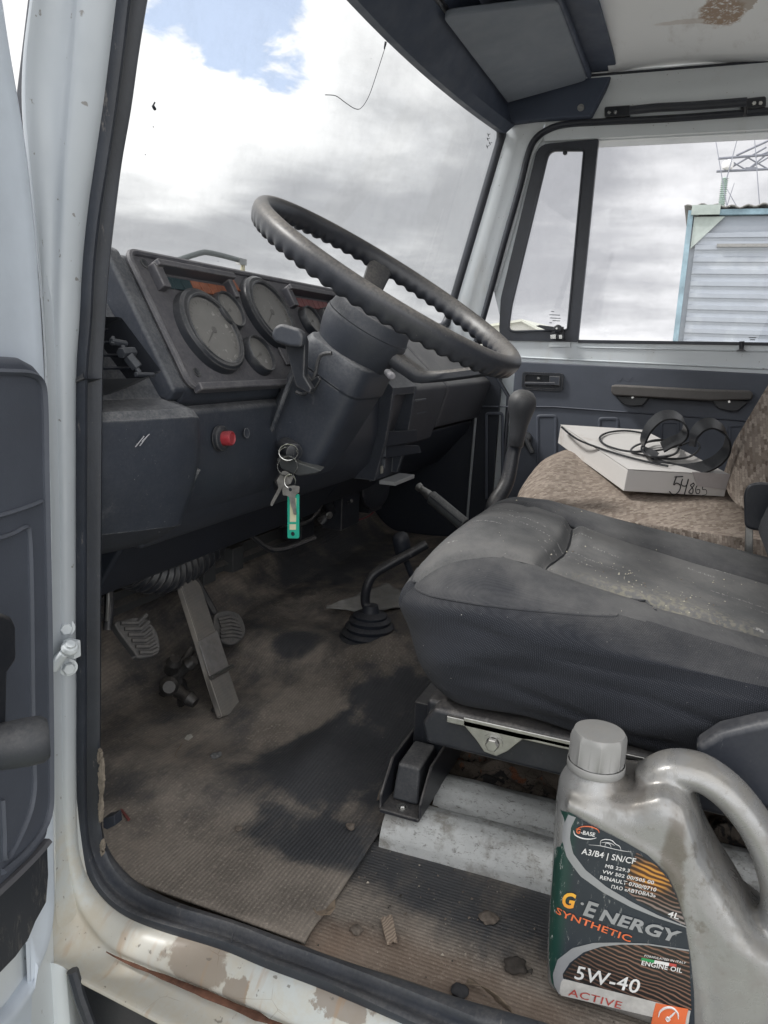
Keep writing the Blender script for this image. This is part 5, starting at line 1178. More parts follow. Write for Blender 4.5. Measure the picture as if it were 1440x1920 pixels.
def tri_ring(o_, h_, name, m, th, parent, **k_):
    """flat sheet with a hole, filled by constrained triangulation"""
    from mathutils.geometry import delaunay_2d_cdt
    pts = [Vector((p.y, p.z)) for p in o_+h_]; n1_ = len(o_); n2_ = len(h_)
    ed = [(i, (i+1) % n1_) for i in range(n1_)]+[(n1_+i, n1_+(i+1) % n2_) for i in range(n2_)]
    vo, eo, fo_, *_ = delaunay_2d_cdt(pts, ed, [], 0, 1e-6)
    def inside(pt, poly):
        r_ = False; x_, y_ = pt
        for i in range(len(poly)):
            a_, b_ = poly[i], poly[i-1]
            if (a_.z > y_) != (b_.z > y_) and x_ < (b_.y-a_.y)*(y_-a_.z)/(b_.z-a_.z)+a_.y: r_ = not r_
        return r_
    X_ = o_[0].x; mb = MB(); fs = []
    for f in fo_:
        c = sum((vo[i] for i in f), Vector((0, 0)))/len(f)
        if inside(c, o_) and not inside(c, h_): fs.append(tuple(f))
    mb.add([(X_, p.x, p.y) for p in vo], fs)
    return mb.build(name, m, parent, smooth=False, mods=[('SOLIDIFY', dict(thickness=th, offset=1 if True else -1))], **k_)
DR = tri_ring(outer, opening, 'passenger_door', WHITE, .03, TR, label='closed passenger door, white frame above dark blue trim')
# rounded beads of the pressed frame
mb = MB(); mb.tube(smooth_path([p+Vector((-.003, 0, 0)) for p in outer[2:9]]+[Vector((XD-.003, -.5, outer[9].z))], 4), .006, 8, flat=1.6); mb.tube([dp(940, 668), dp(1100, 676), dp(1440, 692), Vector((XD-.003, -.5, dp(1440, 692).z))], .003, 6, flat=1.5); mb.tube([dp(1082, 651), dp(1440, 659)], .0025, 6, flat=1.5); mb.build('frame_bead', WHITE, DR)
mb = MB()
for u, v, w_, h_ in ((1118, 257, 14, 5), (1050, 646, 20, 5)): mb.prism([dp(u-w_, v-h_, -.001), dp(u+w_, v-h_, -.001), dp(u+w_, v+h_, -.001), dp(u-w_, v+h_, -.001)], (-.006, 0, 0))
mb.build('joint_tab', WHITE, DR, bevel=.001)
# weather seal between pillar and door
ds_ = [(893, 640), (912, 575), (945, 455), (975, 350), (990, 290), (1003, 262), (1026, 244), (1062, 233), (1140, 228), (1260, 222), (1440, 209), (1700, 190)]
mb = MB(); pp = smooth_path([P(u, v, x=1.600) for u, v in ds_], 5); mb.tube(pp, .0115, 10, flat=.75); mb.tube([P(893, 640, x=1.6), Vector((1.60, .50, .50)), Vector((1.60, .495, .05))], .006, 8); mb.build('passenger_door_seal', RUBBER, TR, ang=60, label='black rubber seal round the passenger door')
# quarter window
qi = [(1035, 289), (1044, 285), (1096, 283), (1064, 618), (975, 621), (962, 616), (956, 606), (959, 576), (996, 422), (1023, 308)]
qo3 = bend([dp(*p) for p in [(1010, 282-10), (1123, 262), (1084, 641), (936, 638), (940, 560)]], [.03, .004, .004, .035, .01]); qo3 = [p+Vector((-.008, 0, 0)) for p in qo3]
qi3 = bend([dp(*p)+Vector((-.008, 0, 0)) for p in [(1030, 283), (1096, 283), (1065, 619), (953, 622), (960, 572)]], [.02, .008, .008, .022, .01])
QW = tri_ring(qo3, qi3, 'quarter_window', RUBBER, .018, DR, label='triangular quarter window in a black rubber frame')
mb = MB(); mb.tube(qi3, .003, 6, closed=True); mb.build('inner_lip', RUBBER, DR)
mb = MB(); mb.add([p+Vector((.012, 0, 0)) for p in qi3], [tuple(range(len(qi3)))]); mb.build('quarter_glass', SGLASS, DR, smooth=False)
mb = MB(); mb.add([Vector((XD+.016, dp(1110, 250).y, wt.z+.03)), Vector((XD+.016, -.43, wt.z+.03)), Vector((XD+.016, -.43, wb_.z-.02)), Vector((XD+.016, dp(1070, 645).y, wb_.z-.02))], [(0, 1, 2, 3)]); mb.build('window_glass', SGLASS, DR, smooth=False)
mb = MB(); mb.prism([dp(1084, 637, .004), dp(1440, 642, .004), Vector((XD-.004, -.45, dp(1440, 642).z)), Vector((XD-.004, -.45, dp(1440, 647).z)), dp(1440, 648, .004), dp(1084, 643, .004)], (.01, 0, 0)); mb.build('glass_wiper_strip', RUBBER, DR)
mb = MB(); mb.tube([dp(1390, 657, .012), dp(1391, 640, .012)], [.0055, .0065], 12); mb.lathe([(.012, 0), (.008, .003), (.0055, .004)], dp(1390, 658, .012), (0, 0, 1), 16); mb.build('lock_knob', BEZEL, DR)
# quarter window catch
mb = MB(); mb.prism(PL([(1004, 611), (1012, 609), (1042, 613), (1042, 620), (1024, 619)], x=1.585), (.006, 0, 0)); mb.lathe([(.012, -.004), (.012, .004), (.009, .006), (0, .006)], P(1046, 617, x=1.587), (-1, 0, 0), 24); mb.prism(PL([(1034, 618), (1056, 612), (1058, 636), (1034, 636)], x=1.592), (.012, 0, 0)); mb.build('window_catch', BEZEL, DR, bevel=.0015)
mb = MB(); bolt(mb, P(1044, 616, x=1.580), (-1, 0, 0), .0035, .002, False); mb.prism(PL([(1032, 628), (1042, 627), (1042, 635), (1032, 635)], x=1.588), (.004, 0, 0)); mb.prism(PL([(1048, 628), (1054, 628), (1054, 635), (1048, 635)], x=1.588), (.004, 0, 0)); mb.build('catch_pin', STEEL, DR)
mb = MB(); mb.lathe([(.006, 0), (.006, .005), (0, .006)], dp(1060, 287, .02), (-1, 0, 0), 14); mb.build('hinge_stop', BEZEL, DR)
mb = MB()
for (u, v, l_) in ((1033, 584, 6), (1030, 590, 20), (1031, 596, 20), (1036, 601, 14), (1030, 605, 5)): mb.tube([dp(u, v, -.008), dp(u+l_, v+l_*.05, -.008)], .0012, 4)
for (u, v, l_) in ((1404, 633, 14), (1406, 637, 10)): mb.tube([dp(u, v, -.012), dp(u+l_, v, -.012)], .0012, 4)
mb.build('glass_stamp', MARK, DR)
# dark trim panel
zt = dp(1100, 684).z; mb = MB(); tp3 = [Vector((XD-.004, .482, .03)), Vector((XD-.004, .488, zt)), Vector((XD-.004, -.52, zt)), Vector((XD-.004, -.52, .03))]; mb.prism(bend(tp3, .01), (-.016, 0, 0))
DT = mb.build('door_trim', TRIMB, DR, bevel=.004, seg=3)
mb = MB(); xs = XD-.0205
mb.tube([P(905, 762, x=xs), P(1040, 763, x=xs), P(1440, 792, x=xs), P(1700, 812, x=xs)], .0022, 6, flat=2)
for (u0, u1, v0) in ((912, 942, 775), (1008, 1042, 780), (1124, 1158, 785), (1240, 1272, 792), (1368, 1402, 798)):
    mb.tube(bend([P(u0, v0+160, x=xs), P(u0, v0, x=xs), P(u1, v0, x=xs), P(u1, v0+160, x=xs)], .008, closed=False), .0022, 6, flat=2)
mb.build('trim_crease', TRIMB, DR)
# inner door handle
hx = XD-.020; mb = MB(); o4 = [(979, 697), (1056, 700), (1054, 734), (978, 730)]
op = bend([P(u, v, x=hx-.008) for u, v in o4], .008); ip_ = bend([P(u, v, x=hx-.008) for u, v in ((985, 702), (1050, 705), (1049, 729), (984, 726))], .004)
nn_ = 48; mb.loft([[p+Vector((.008, 0, 0)) for p in resample(op, nn_)], resample(op, nn_), resample(ip_, nn_), [p+Vector((.007, 0, 0)) for p in resample(ip_, nn_)]]); mb.add([p+Vector((.0075, 0, 0)) for p in ip_], [tuple(range(len(ip_)))]); mb.build('door_handle', BEZEL, DR, ang=30)
mb = MB(); mb.prism(PL([(984, 716), (1040, 717), (1040, 722), (984, 721)], x=hx-.012), (.008, 0, 0)); mb.prism(PL([(1030, 705), (1050, 706), (1049, 723), (1030, 722)], x=hx-.011), (.008, 0, 0)); mb.build('handle_lever', HUBM, DR, bevel=.0015)
mb = MB(); bolt(mb, P(1010, 709, x=hx-.003), (-1, 0, 0), .005, .002, False); mb.build('handle_screw', STEEL, DR)
# armrest
mb = MB(); ar = [(1146, 722), (1160, 722), (1330, 731), (1408, 733), (1413, 740), (1410, 750), (1330, 752), (1150, 742), (1145, 735)]
mb.prism([P(u, v, x=1.545) for u, v in ar], (.055, 0, 0)); mb.build('armrest', pmat('armrest_plastic', (.075, .07, .068), .45, dust=(.32, .30, .28), da=.6, ds=10, bump=.3), DR, bevel=.005, seg=3)
mb = MB(); mb.prism([P(u, v, x=1.575) for u, v in ((1152, 742), (1168, 758), (1182, 762), (1205, 761), (1216, 748), (1336, 754), (1346, 766), (1370, 772), (1384, 771), (1408, 751))], (.022, 0, 0)); mb.build('armrest_foot', BEZEL, DR, bevel=.003)
mb = MB(); bolt(mb, P(1186, 745, x=1.5745), (-1, 0, 0), .004, .0015, False); bolt(mb, P(1367, 753, x=1.5745), (-1, 0, 0), .004, .0015, False); mb.build('armrest_screw', STEEL, DR)
mb = MB(); mb.lathe([(.02, 0), (.02, .01), (.012, .014), (0, .014)], P(985, 822, x=hx-.002), (-1, 0, 0), 24); mb.tube([P(985, 822, x=hx-.016), P(998, 850, x=hx-.03)], .007, 8); mb.build('window_crank', BEZEL, DR)
# scribbles on the trim
mb = MB(); mb.tube([P(1155+i*6, 712+5*math.sin(i*2.2), x=xs) for i in range(8)], .0006, 4); mb.build('scribble', pmat('scribble_mark', (.10, .11, .14), .7), DR)
# grab handle above the door
mb = MB(); gp = [P(u, v, x=1.575) for u, v in ((1180, 207), (1230, 202), (1290, 199), (1350, 195), (1400, 191))]; mb.tube(smooth_path(gp, 5), .0105, 12, flat=.6)
GH = mb.build('grab_handle', RUBBER, TR, ang=50, label='black grab handle strap above the passenger window')
mb = MB(); mb.prism(bend(PL([(1134, 202), (1184, 199), (1182, 220), (1134, 222)], x=1.600), .006), (-.010, 0, 0)); mb.prism(bend(PL([(1388, 188), (1436, 182), (1436, 203), (1388, 208)], x=1.600), .006), (-.010, 0, 0)); mb.tube([P(1398, 188, x=1.578), P(1397, 218, x=1.59)], .005, 8); mb.build('handle_bracket', BEZEL, GH, bevel=.002)
mb = MB()
for u, v in ((1142, 212), (1154, 211), (1414, 194), (1426, 194)): bolt(mb, P(u, v, x=1.589), (-1, 0, 0), .0055, .002, False)
mb.build('handle_screw', STEEL, GH)
# mirror arm outside
mb = MB(); ma = PL([(308, 498), (345, 484), (378, 474), (392, 474), (420, 480), (456, 490)], y=1.02); mb.tube(smooth_path(ma, 4), .006, 8, flat=.5); MA = mb.build('mirror_arm', pmat('arm_metal', (.22, .24, .24), .5, .3), TR, label='bent grey metal arm outside the windshield')
mb = MB(); mb.box(ma[-1]+Vector((-.008, 0, -.002)), (.03, .01, .014)); mb.build('arm_bracket', METAL, MA)
mb = MB(); mb.tube([ma[-1], ma[-1]+Vector((-.01, 0, -.10))], [.004, .012], 8); mb.build('arm_bracket', pmat('rusty_stay', (.45, .42, .30), .8), MA)

# ---- rest of the cab, closing it off
mb = MB(); mb.box((.80, -.56, .30), (1.66, .02, .72)); mb.box((.80, -.56, 1.24), (1.66, .02, .16)); mb.box((.14, -.56, .91), (.34, .02, .52)); mb.box((1.46, -.56, .91), (.34, .02, .52)); mb.build('rear_wall', pmat('rear_trim', (.10, .11, .13), .7), TR)
mb = MB(); mb.box((.80, -.565, .91), (.98, .006, .5)); mb.build('rear_window', SGLASS, TR)
mb = MB(); mb.box((.0, -.53, .64), (.09, .05, 1.36)); mb.build('rear_pillar', WHITE, TR, bevel=.01)
mb = MB(); mb.prism([(-.045, .47, 1.22), (.012, .47, 1.22), (.012, -.56, 1.22), (-.045, -.56, 1.22)], (0, 0, .11)); mb.tube([(.006, .46, 1.222), (.006, -.54, 1.222)], .012, 8); mb.build('roof_side_rail', WHITE, TR, bevel=.008)
mb = MB(); mb.box((.80, 1.0, .34), (1.62, .02, .74)); mb.box((.012, .83, .34), (.012, .32, .68)); mb.box((1.625, .78, .31), (.016, .50, .60)); mb.build('bulkhead', DARK, TR)
mb = MB(); mb.box((.8, 1.02, -.1), (1.7, .03, .7)); mb.box((-.035, .815, .14), (.02, .37, 1.14)); mb.box((1.66, .2, .25), (.02, 1.6, .7)); mb.build('outer_skin', WHITE, TR, bevel=.004)
mb = MB(); mb.tube([P(u, v, x=1.603) for u, v in ((892, 780), (886, 850), (880, 920), (876, 975))], .004, 6); mb.build('jamb_edge', pmat('pale_edge', (.30, .32, .34), .5), TR)
mb = MB()
for (x0_, y0_) in ((.15, .95), (1.45, .95)):
    mb.lathe([(.20, -.11), (.40, -.10), (.42, -.05), (.42, .05), (.40, .10), (.20, .11)], (x0_, 1.05, GZ+.42), (1, 0, 0), 48)
mb.build('wheel', pmat('tyre_rubber', (.03, .03, .03), .8), TR)

# ================================================================== things lying in the cab
# ---- oil canister
JX, JC = .063, .115
JUG = thing('oil_canister', (.115, -.03, .004), 'silver grey engine oil canister with black and orange label standing on the door sill', 'oil canister')
def mk_jug():
    k = NT('silver_plastic'); c = k.mix(k.noise(14, 5, .6), (.27, .275, .28), (.35, .35, .35))
    dirt = k.ramp(k.noise(20, 8, .68, dist=.5), .46, .66); c = k.mix(k.math('MULTIPLY', dirt, .55), c, (.22, .205, .185)); c = k.mix(k.math('MULTIPLY', k.ramp(k.nz(), .2, .8), k.ramp(k.noise(30, 7, .7), .4, .6, .2, .8)), c, (.30, .285, .26))
    oil = k.blob((.10, .016, .229), (.05, .022, .012), .5, 60, .15); c = k.mix(k.math('MULTIPLY', oil, .55), c, (.15, .13, .11))
    gr = k.blob(P(1250, 1700, x=.062), (.03, .012, .10), .7, 60, .25); c = k.mix(k.math('MULTIPLY', gr, .75), c, (.15, .132, .112)); gr2 = k.math('MULTIPLY', k.blob(P(1330, 1660, x=.062), (.03, .030, .07), .8, 50, .5), k.ramp(k.noise(55, 8, .75), .5, .62)); c = k.mix(k.math('MULTIPLY', gr2, .6), c, (.14, .125, .105)); sc_ = k.ramp(k.noise(60, 9, .8, v=k.vec((1, 1.6, .6), (.5, 0, 0))), .62, .66); c = k.mix(k.math('MULTIPLY', sc_, .5), c, (.42, .42, .42))
    sp = k.ramp(k.noise(130, 6, .7), .60, .68); c = k.mix(k.math('MULTIPLY', sp, .45), c, (.17, .15, .13)); k.col(c)
    k.rough(k.ramp(dirt, 0, 1, .27, .62)); k.b.inputs['Metallic'].default_value = .4; k.bump(k.noise(18, 5), .2, .004); return k.m
JM = mk_jug()
sil = [(.069, .002), (.0735, .05), (.0755, .12), (.0785, .195), (.0775, .214), (.070, .230), (.055, .236), (.030, .236), (.012, .237), (-.004, .247), (-.018, .254), (-.036, .246), (-.047, .224), (-.054, .203), (-.070, .176), (-.088, .150), (-.104, .124), (-.128, .110), (-.137, .09), (-.136, .05), (-.130, .002)]
sil = [(y, z-.009*min(1, max(0, (z-.12)/.08))) for y, z in sil]
mb = MB(); HB = .052
def jring(ins, x):      # silhouette pulled in by ins for the rounded edges
    pts = [Vector((0, y, z)) for y, z in sil]; n = len(pts); out = []
    for i, p in enumerate(pts):
        t = (pts[(i+1) % n]-pts[i-1]).normalized(); nrm = Vector((0, t.z, -t.y))
        out.append(Vector((x, p.y-nrm.y*ins*(-1), p.z-nrm.z*ins*(-1))))
    return out
c_ = Vector((0, -.03, .12))
def jr(ins, x):
    o = []
    for p in bend([Vector((0, y, z)) for y, z in sil], .006, 2):
        d = (c_-p); o.append(Vector((JC+x, p.y+d.y/d.length*ins, p.z+d.z/d.length*ins)))
    return o
mb.loft([jr(i_, x_) for i_, x_ in ((.022, -HB), (.011, -HB+.003), (.004, -HB+.010), (0, -HB+.022), (0, HB-.022), (.004, HB-.010), (.011, HB-.003), (.022, HB))], True, True)
hp = smooth_path([Vector((JC, y, z)) for y, z in [(y, z-.009) for y, z in ((.002, .236), (-.014, .252), (-.030, .2585), (-.050, .257), (-.074, .243), (-.098, .217), (-.116, .184), (-.126, .150), (-.126, .115))]], 5)
mb.tube(hp, .0162, 18, flat=1.5)
mb.lathe([(0, .20), (.034, .20), (.033, .228), (.029, .238), (.0255, .243), (.0245, .256), (0, .256)], (JC-.012, .047, -.009), (0, 0, 1), 36)
mb.tube(smooth_path([P(u, v, x=JX+.0048) for u, v in ((1062, 1506), (1100, 1522), (1180, 1570), (1252, 1618), (1284, 1680), (1302, 1760), (1314, 1850), (1322, 1940))], 6), .0068, 10)
BODY = mb.build('canister_body', JM, JUG, ang=180, mods=[('REMESH', dict(mode='VOXEL', voxel_size=.0026, use_smooth_shade=True)), ('SMOOTH', dict(factor=.5, iterations=9))])
mb = MB(); cc = Vector((JC-.012, .047, -.0105)); 
mb.lathe([(.0265, .2465), (.0272, .2475), (.0272, .2535), (.0265, .2545)], cc, (0, 0, 1), 48); ring1 = []
def capr(r, z, amp):
    o = []
    for a in np.linspace(0, 2*math.pi, 129)[:-1]:
        k8 = math.cos(math.pi/8)/math.cos((a % (math.pi/4))-math.pi/8); rr_ = r*(1-amp+amp*k8); o.append(cc+Vector((math.cos(a+.2)*rr_, math.sin(a+.2)*rr_, z)))
    return o
mb.loft([capr(.0255, .255, 0), capr(.0265, .2558, .8), capr(.0262, .2785, 1), capr(.0252, .2825, .7), capr(.0235, .2848, .1), capr(.020, .2852, 0)], True, True); mb.build('screw_cap', pmat('cap_plastic', (.29, .29, .29), .42, .2, dust=(.31, .295, .27), da=.7, ds=40, bump=.2), JUG, ang=35)
def LX(y, z=0): 
    e = .0755-y; r_ = .021
    return JX-.0012+(0 if e >= r_ else r_-math.sqrt(max(0, r_*r_-(r_-max(0, e))**2)))
def LPx(u, v, o=0.):
    p = P(u, v, x=JX)
    for _ in range(4): p = P(u, v, x=LX(p.y))
    return p+Vector((-o, 0, 0))
def zz(x, y): return (1000+x/3.2727, 1340+y/3.2727)
def conform(ob, off):
    for v in ob.data.vertices:
        x_, y_, z_ = v.co; v.co.x = LX(y_)-off-(x_)
    ob.data.update()
def label_sheet(outL, outR, mat, off, nm, n=60, nc=24):
    """sheet between two curves given in label-zoom pixels, laid on the canister"""
    a = resample([LPx(*zz(*p)) for p in outL], n, False); b = resample([LPx(*zz(*p)) for p in outR], n, False)
    mb = MB(); mb.loft([[ (lambda p: Vector((LX(p.y)-off, p.y, p.z)))(q.lerp(r_, t)) for t in np.linspace(0, 1, nc)] for q, r_ in zip(a, b)], close=False)
    return mb.build(nm, mat, LBL if nm != 'label' else JUG, ang=180)
def mk_lab():
    k = NT('label_print'); y = k.xyz()[1]; c = k.mix(k.noise(20, 5), (.020, .026, .036), (.032, .040, .052)); c = k.mix(k.ramp(y, .050, .064), c, (.012, .052, .042))
    sc = k.math('MULTIPLY', k.ramp(k.noise(90, 9, .8, v=k.vec((1, 2.2, .7), (.6, 0, 0))), .58, .63), k.ramp(y, .03, .07, .4, 1)); c = k.mix(sc, c, (.45, .47, .46)); k.col(c); k.rough(.32); return k.m
LBL = None
LBL = label_sheet([(150, 545), (140, 700), (125, 900), (108, 1150), (98, 1350), (96, 1500), (110, 1640), (160, 1720), (700, 1850), (960, 1905)], [(152, 548), (230, 600), (380, 690), (560, 780), (700, 860), (820, 980), (880, 1110), (935, 1310), (965, 1500), (985, 1700), (990, 1905)][::1], mk_lab(), .0, 'label', 80, 50)
def mk_wave(name, glow):
    k = NT(name); w = k.wave(70, v=k.vec((1, .8, 1), (R(-9), 0, 0)), dirn='Z', dist=7, det=2, ds=.6)
    a = (.25, .14, .10); c = k.mix(k.math('MULTIPLY', k.ramp(w, .55, .95), k.ramp(k.noise(9, 3), .3, .7, .35, 1)), (.020, .018, .018), a)
    if glow: c = k.mix(k.math('MULTIPLY', k.blob(LPx(*zz(730, 990)), (.02, .016, .013), .4, 80, .5), .8), c, k.mix(k.ramp(w, .2, .9), (.10, .04, .015), (.65, .30, .05))); c = k.mix(k.math('MULTIPLY', k.ramp(k.xyz()[2], .150, .125), .6), c, k.mix(k.ramp(w, .3, .7), (.02, .02, .02), (.33, .32, .32)))
    else: c = k.mix(k.ramp(k.xyz()[1], .03, .065), c, (.025, .025, .025))
    k.col(c); k.rough(.35); return k.m
GREYB = pmat('label_grey', (.34, .35, .37), .35, .3, var=.1); WHT = pmat('label_white', (.70, .70, .70), .4, var=.08); ORG = pmat('label_orange', (.70, .16, .06), .4, var=.1); RED = pmat('label_red', (.42, .07, .06), .4, var=.2, vs=60)
def mk_g():
    k = NT('label_amber'); z = k.xyz()[2]; c = k.mix(k.ramp(z, .098, .125), (.75, .22, .04), (.80, .42, .05)); k.col(c); k.rough(.4); return k.m
AMB = mk_g()
label_sheet([(630, 850), (600, 930), (570, 1010), (560, 1070), (640, 1140), (760, 1205), (930, 1290)], [(640, 848), (760, 930), (830, 1010), (880, 1120), (905, 1200), (925, 1260), (936, 1296)], mk_wave('amber_wave_print', True), .00035, 'wave_print')
label_sheet([(180, 1600), (250, 1510), (360, 1440), (480, 1410), (700, 1410), (955, 1450)], [(180, 1610), (400, 1670), (560, 1710), (700, 1750), (850, 1790), (970, 1812)], mk_wave('brown_wave_print', False), .00035, 'wave_print')
label_sheet([(215, 610), (180, 690), (178, 770), (205, 870), (290, 990), (430, 1090), (600, 1180), (760, 1245), (940, 1305)], [(262, 628), (232, 690), (225, 760), (245, 850), (320, 950), (450, 1055), (610, 1150), (765, 1228), (938, 1298)], GREYB, .00055, 'grey_swoosh')
label_sheet([(160, 1715), (128, 1660), (120, 1590), (150, 1500), (240, 1430), (370, 1398), (520, 1396), (700, 1402), (955, 1440)], [(215, 1650), (185, 1625), (180, 1590), (225, 1520), (310, 1455), (420, 1420), (540, 1408), (710, 1412), (955, 1450)], GREYB, .00055, 'grey_swoosh')
label_sheet([(185, 1618), (170, 1640), (160, 1700), (170, 1720)], [(965, 1815), (960, 1840), (955, 1880), (950, 1905)], pmat('label_pale_band', (.50, .49, .47), .5, var=.2, vs=40), .0006, 'pale_band', 10, 60)
label_sheet([(752, 1765), (735, 1830), (722, 1900)], [(952, 1802), (938, 1860), (925, 1945)], ORG, .0008, 'orange_square', 10, 20)
def ltext(body, a, b, h, mat, shear=.15, bold=.0, off=.0010, nm='lettering'):
    p0, p1 = LPx(*zz(*a)), LPx(*zz(*b)); q = LPx(*zz(a[0], a[1]-h)); hh = (q-p0).length
    c = bpy.data.curves.new(nm, 'FONT'); c.body = body; c.size = hh/.70; c.shear = shear; c.offset = bold*hh; c.resolution_u = 3; c.space_character = 1.05
    o = bpy.data.objects.new('tmp_text', c); COL.objects.link(o); dg = bpy.context.evaluated_depsgraph_get(); dg.update()
    me = bpy.data.meshes.new_from_object(o.evaluated_get(dg)); bpy.data.objects.remove(o)
    xs_ = [v.co.x for v in me.vertices]; w0 = max(xs_); L_ = (p1-p0); L_.x = 0; d = L_.normalized(); up_ = Vector((0, -d.z, d.y)); up_ = up_ if up_.z > 0 else -up_
    up_ = (up_+Vector((0, 0, 1))*1.0).normalized(); sc = L_.length/w0
    for v in me.vertices:
        w = p0+d*(v.co.x*sc)+up_*v.co.y; v.co = Vector((LX(w.y)-off, w.y, w.z))
    me.materials.clear(); me.materials.append(mat); me.name = nm; ob = bpy.data.objects.new(nm, me); COL.objects.link(ob); ob.parent = LBL; return ob
ltext('A3/B4 | SN/CF', (296, 850), (630, 915), 36, WHT, bold=.02)
ltext('MB 229.3', (438, 932), (592, 965), 21, WHT, bold=.02); ltext('VW 502 00/505 00', (423, 968), (740, 1037), 21, WHT, bold=.02)
ltext('RENAULT 0700/0710', (406, 1003), (754, 1082), 23, WHT, bold=.02); ltext('ПАО «АВТОВАЗ»', (476, 1060), (750, 1118), 21, WHT, bold=.02)
ltext('4L', (822, 1232), (892, 1252), 36, WHT, bold=.02)
ltext('G', (168, 1165), (262, 1188), 92, AMB, bold=.05, shear=.25); ltext('·', (280, 1180), (308, 1188), 60, GREYB, bold=.06)
ltext('E', (300, 1220), (392, 1250), 92, GREYB, bold=.05, shear=.25); ltext('NERGY', (398, 1252), (905, 1402), 70, GREYB, bold=.05, shear=.25)
ltext('SYNTHETIC', (136, 1206), (600, 1394), 42, ORG, bold=.02, shear=.1)
ltext('FORMULATED IN ITALY', (680, 1480), (938, 1526), 13, WHT, bold=.01); ltext('ENGINE OIL', (660, 1530), (912, 1580), 28, WHT, bold=.02)
for a, b, m in ((665, 745, pmat('flag_green', (.04, .28, .10), .4)), (745, 835, WHT), (835, 880, RED)):
    s_ = lambda x_: 1487+(x_-665)*.19
    label_sheet([(a, s_(a)), (a-4, s_(a)+18)], [(b, s_(b)), (b-4, s_(b)+18)], m, .0009, 'flag_stripe', 3, 8)
ltext('5W-40', (246, 1612), (652, 1708), 84, WHT, bold=.015, shear=.2, off=.0012); ltext('ACTIVE', (213, 1716), (545, 1802), 44, RED, bold=.005, shear=.15, off=.0012)
ltext('G', (262, 722), (290, 727), 30, ORG, bold=.05, off=.0012); ltext('-BASE', (290, 727), (380, 745), 24, WHT, bold=.03, off=.0012)
def lline(pts, r, mat, nm, off=.0012):
    mb = MB(); q = smooth_path([LPx(*zz(*p)) for p in pts], 4); n = len(q); rr_ = [r*(.35+.65*math.sin(math.pi*i/(n-1))) for i in range(n)]
    mb.tube([Vector((LX(p.y)-off+.0003, p.y, p.z)) for p in q], rr_, 5); return mb.build(nm, mat, LBL)
lline([(262, 700), (300, 684), (350, 684), (395, 702), (405, 722)], .0006, ORG, 'logo_arc'); lline([(248, 708), (258, 735), (300, 755), (350, 760), (388, 752)], .0006, WHT, 'logo_arc')
lline([(412, 800), (415, 772), (440, 762), (480, 768), (505, 790), (530, 805), (538, 826)], .0004, WHT, 'car_outline'); lline([(340, 795), (400, 800), (430, 805), (500, 822), (560, 834), (600, 838)], .0003, WHT, 'car_outline'); lline([(418, 782), (450, 780), (480, 788), (500, 800)], .0003, WHT, 'car_outline'); lline([(440, 806), (446, 786), (470, 792), (478, 812)], .0003, WHT, 'car_outline')
lline([(768, 1850), (780, 1815), (815, 1792), (855, 1795), (885, 1825), (890, 1862)], .0011, WHT, 'gauge_icon', .0014); lline([(820, 1865), (845, 1845), (872, 1818)], .0009, WHT, 'gauge_icon', .0014); lline([(812, 1862), (824, 1850), (836, 1864), (824, 1876), (812, 1862)], .0009, WHT, 'gauge_icon', .0014)

# ---- flat cardboard box on the passenger seat
A_, B_, C_ = P(1177, 880, x=1.0), P(1051, 797, x=1.35), P(1368, 891, x=1.10)
e1 = (B_-A_); e2 = (C_-A_); e3 = e1.cross(e2).normalized(); e3 = e3 if e3.z > 0 else -e3; hgt = .046
def mk_card():
    k = NT('white_cardboard'); c = k.mix(k.noise(7, 6), (.52, .50, .485), (.64, .62, .60)); c = k.mix(k.math('MULTIPLY', k.ramp(k.noise(10, 7, .7), .55, .72), .5), c, (.38, .32, .27)); k.col(c); k.rough(.6); return k.m
CARD = mk_card()
BX = thing('cardboard_box', tuple((A_+B_+C_)/3-e3*hgt), 'flat white cardboard box with handwritten 54865 lying on the checked passenger seat', 'box')
mb = MB(); mb.prism([A_-e3*hgt, B_-e3*hgt, B_+e2-e3*hgt, C_-e3*hgt], e3*(hgt-.001)); mb.build('box_tray', CARD, BX, bevel=.0015)
mb = MB(); mb.prism([A_-e1*.003-e2*.004, B_-e2*.004, B_+e2*1.004, C_-e1*.003+e2*.004], e3*.0015); LID = mb.build('box_lid', CARD, BX, bevel=.0008)
mb = MB(); mb.prism([A_+e2*.62-e1*.0065+e3*.003, C_-e1*.0065+e3*.003, C_-e1*.0065-e3*.030, A_+e2*.70-e1*.0065-e3*.026], e1*.002)
mb.build('clear_tape', pmat('glossy_tape', (.46, .43, .43), .15), BX)
MRK = pmat('marker_ink', (.02, .02, .022), .6)
def stroke(px):
    q = smooth_path([P(u, v, pl=(tuple(A_-e1*.012), tuple(e1))) for u, v in px], 4); return MB().tube(q, .0011, 6).build('handwriting', MRK, BX)
zb = lambda x, y: (880+x/2.571, 660+y/2.571)
for st in ([(1000, 598), (985, 640), (1000, 632), (1018, 645), (1010, 672), (985, 690), (964, 672)], [(990, 602), (1030, 600)], [(1028, 612), (1022, 640), (1045, 645), (1056, 618)], [(1056, 612), (1044, 660), (1036, 688)],
           [(1082, 632), (1066, 642), (1078, 660), (1074, 682), (1058, 676), (1070, 658), (1084, 640), (1078, 630)], [(1108, 630), (1092, 655), (1094, 680), (1108, 680), (1110, 664), (1096, 664)], [(1150, 648), (1128, 644), (1124, 662), (1140, 664), (1142, 684), (1122, 692)]):
    stroke([zb(*p) for p in st])
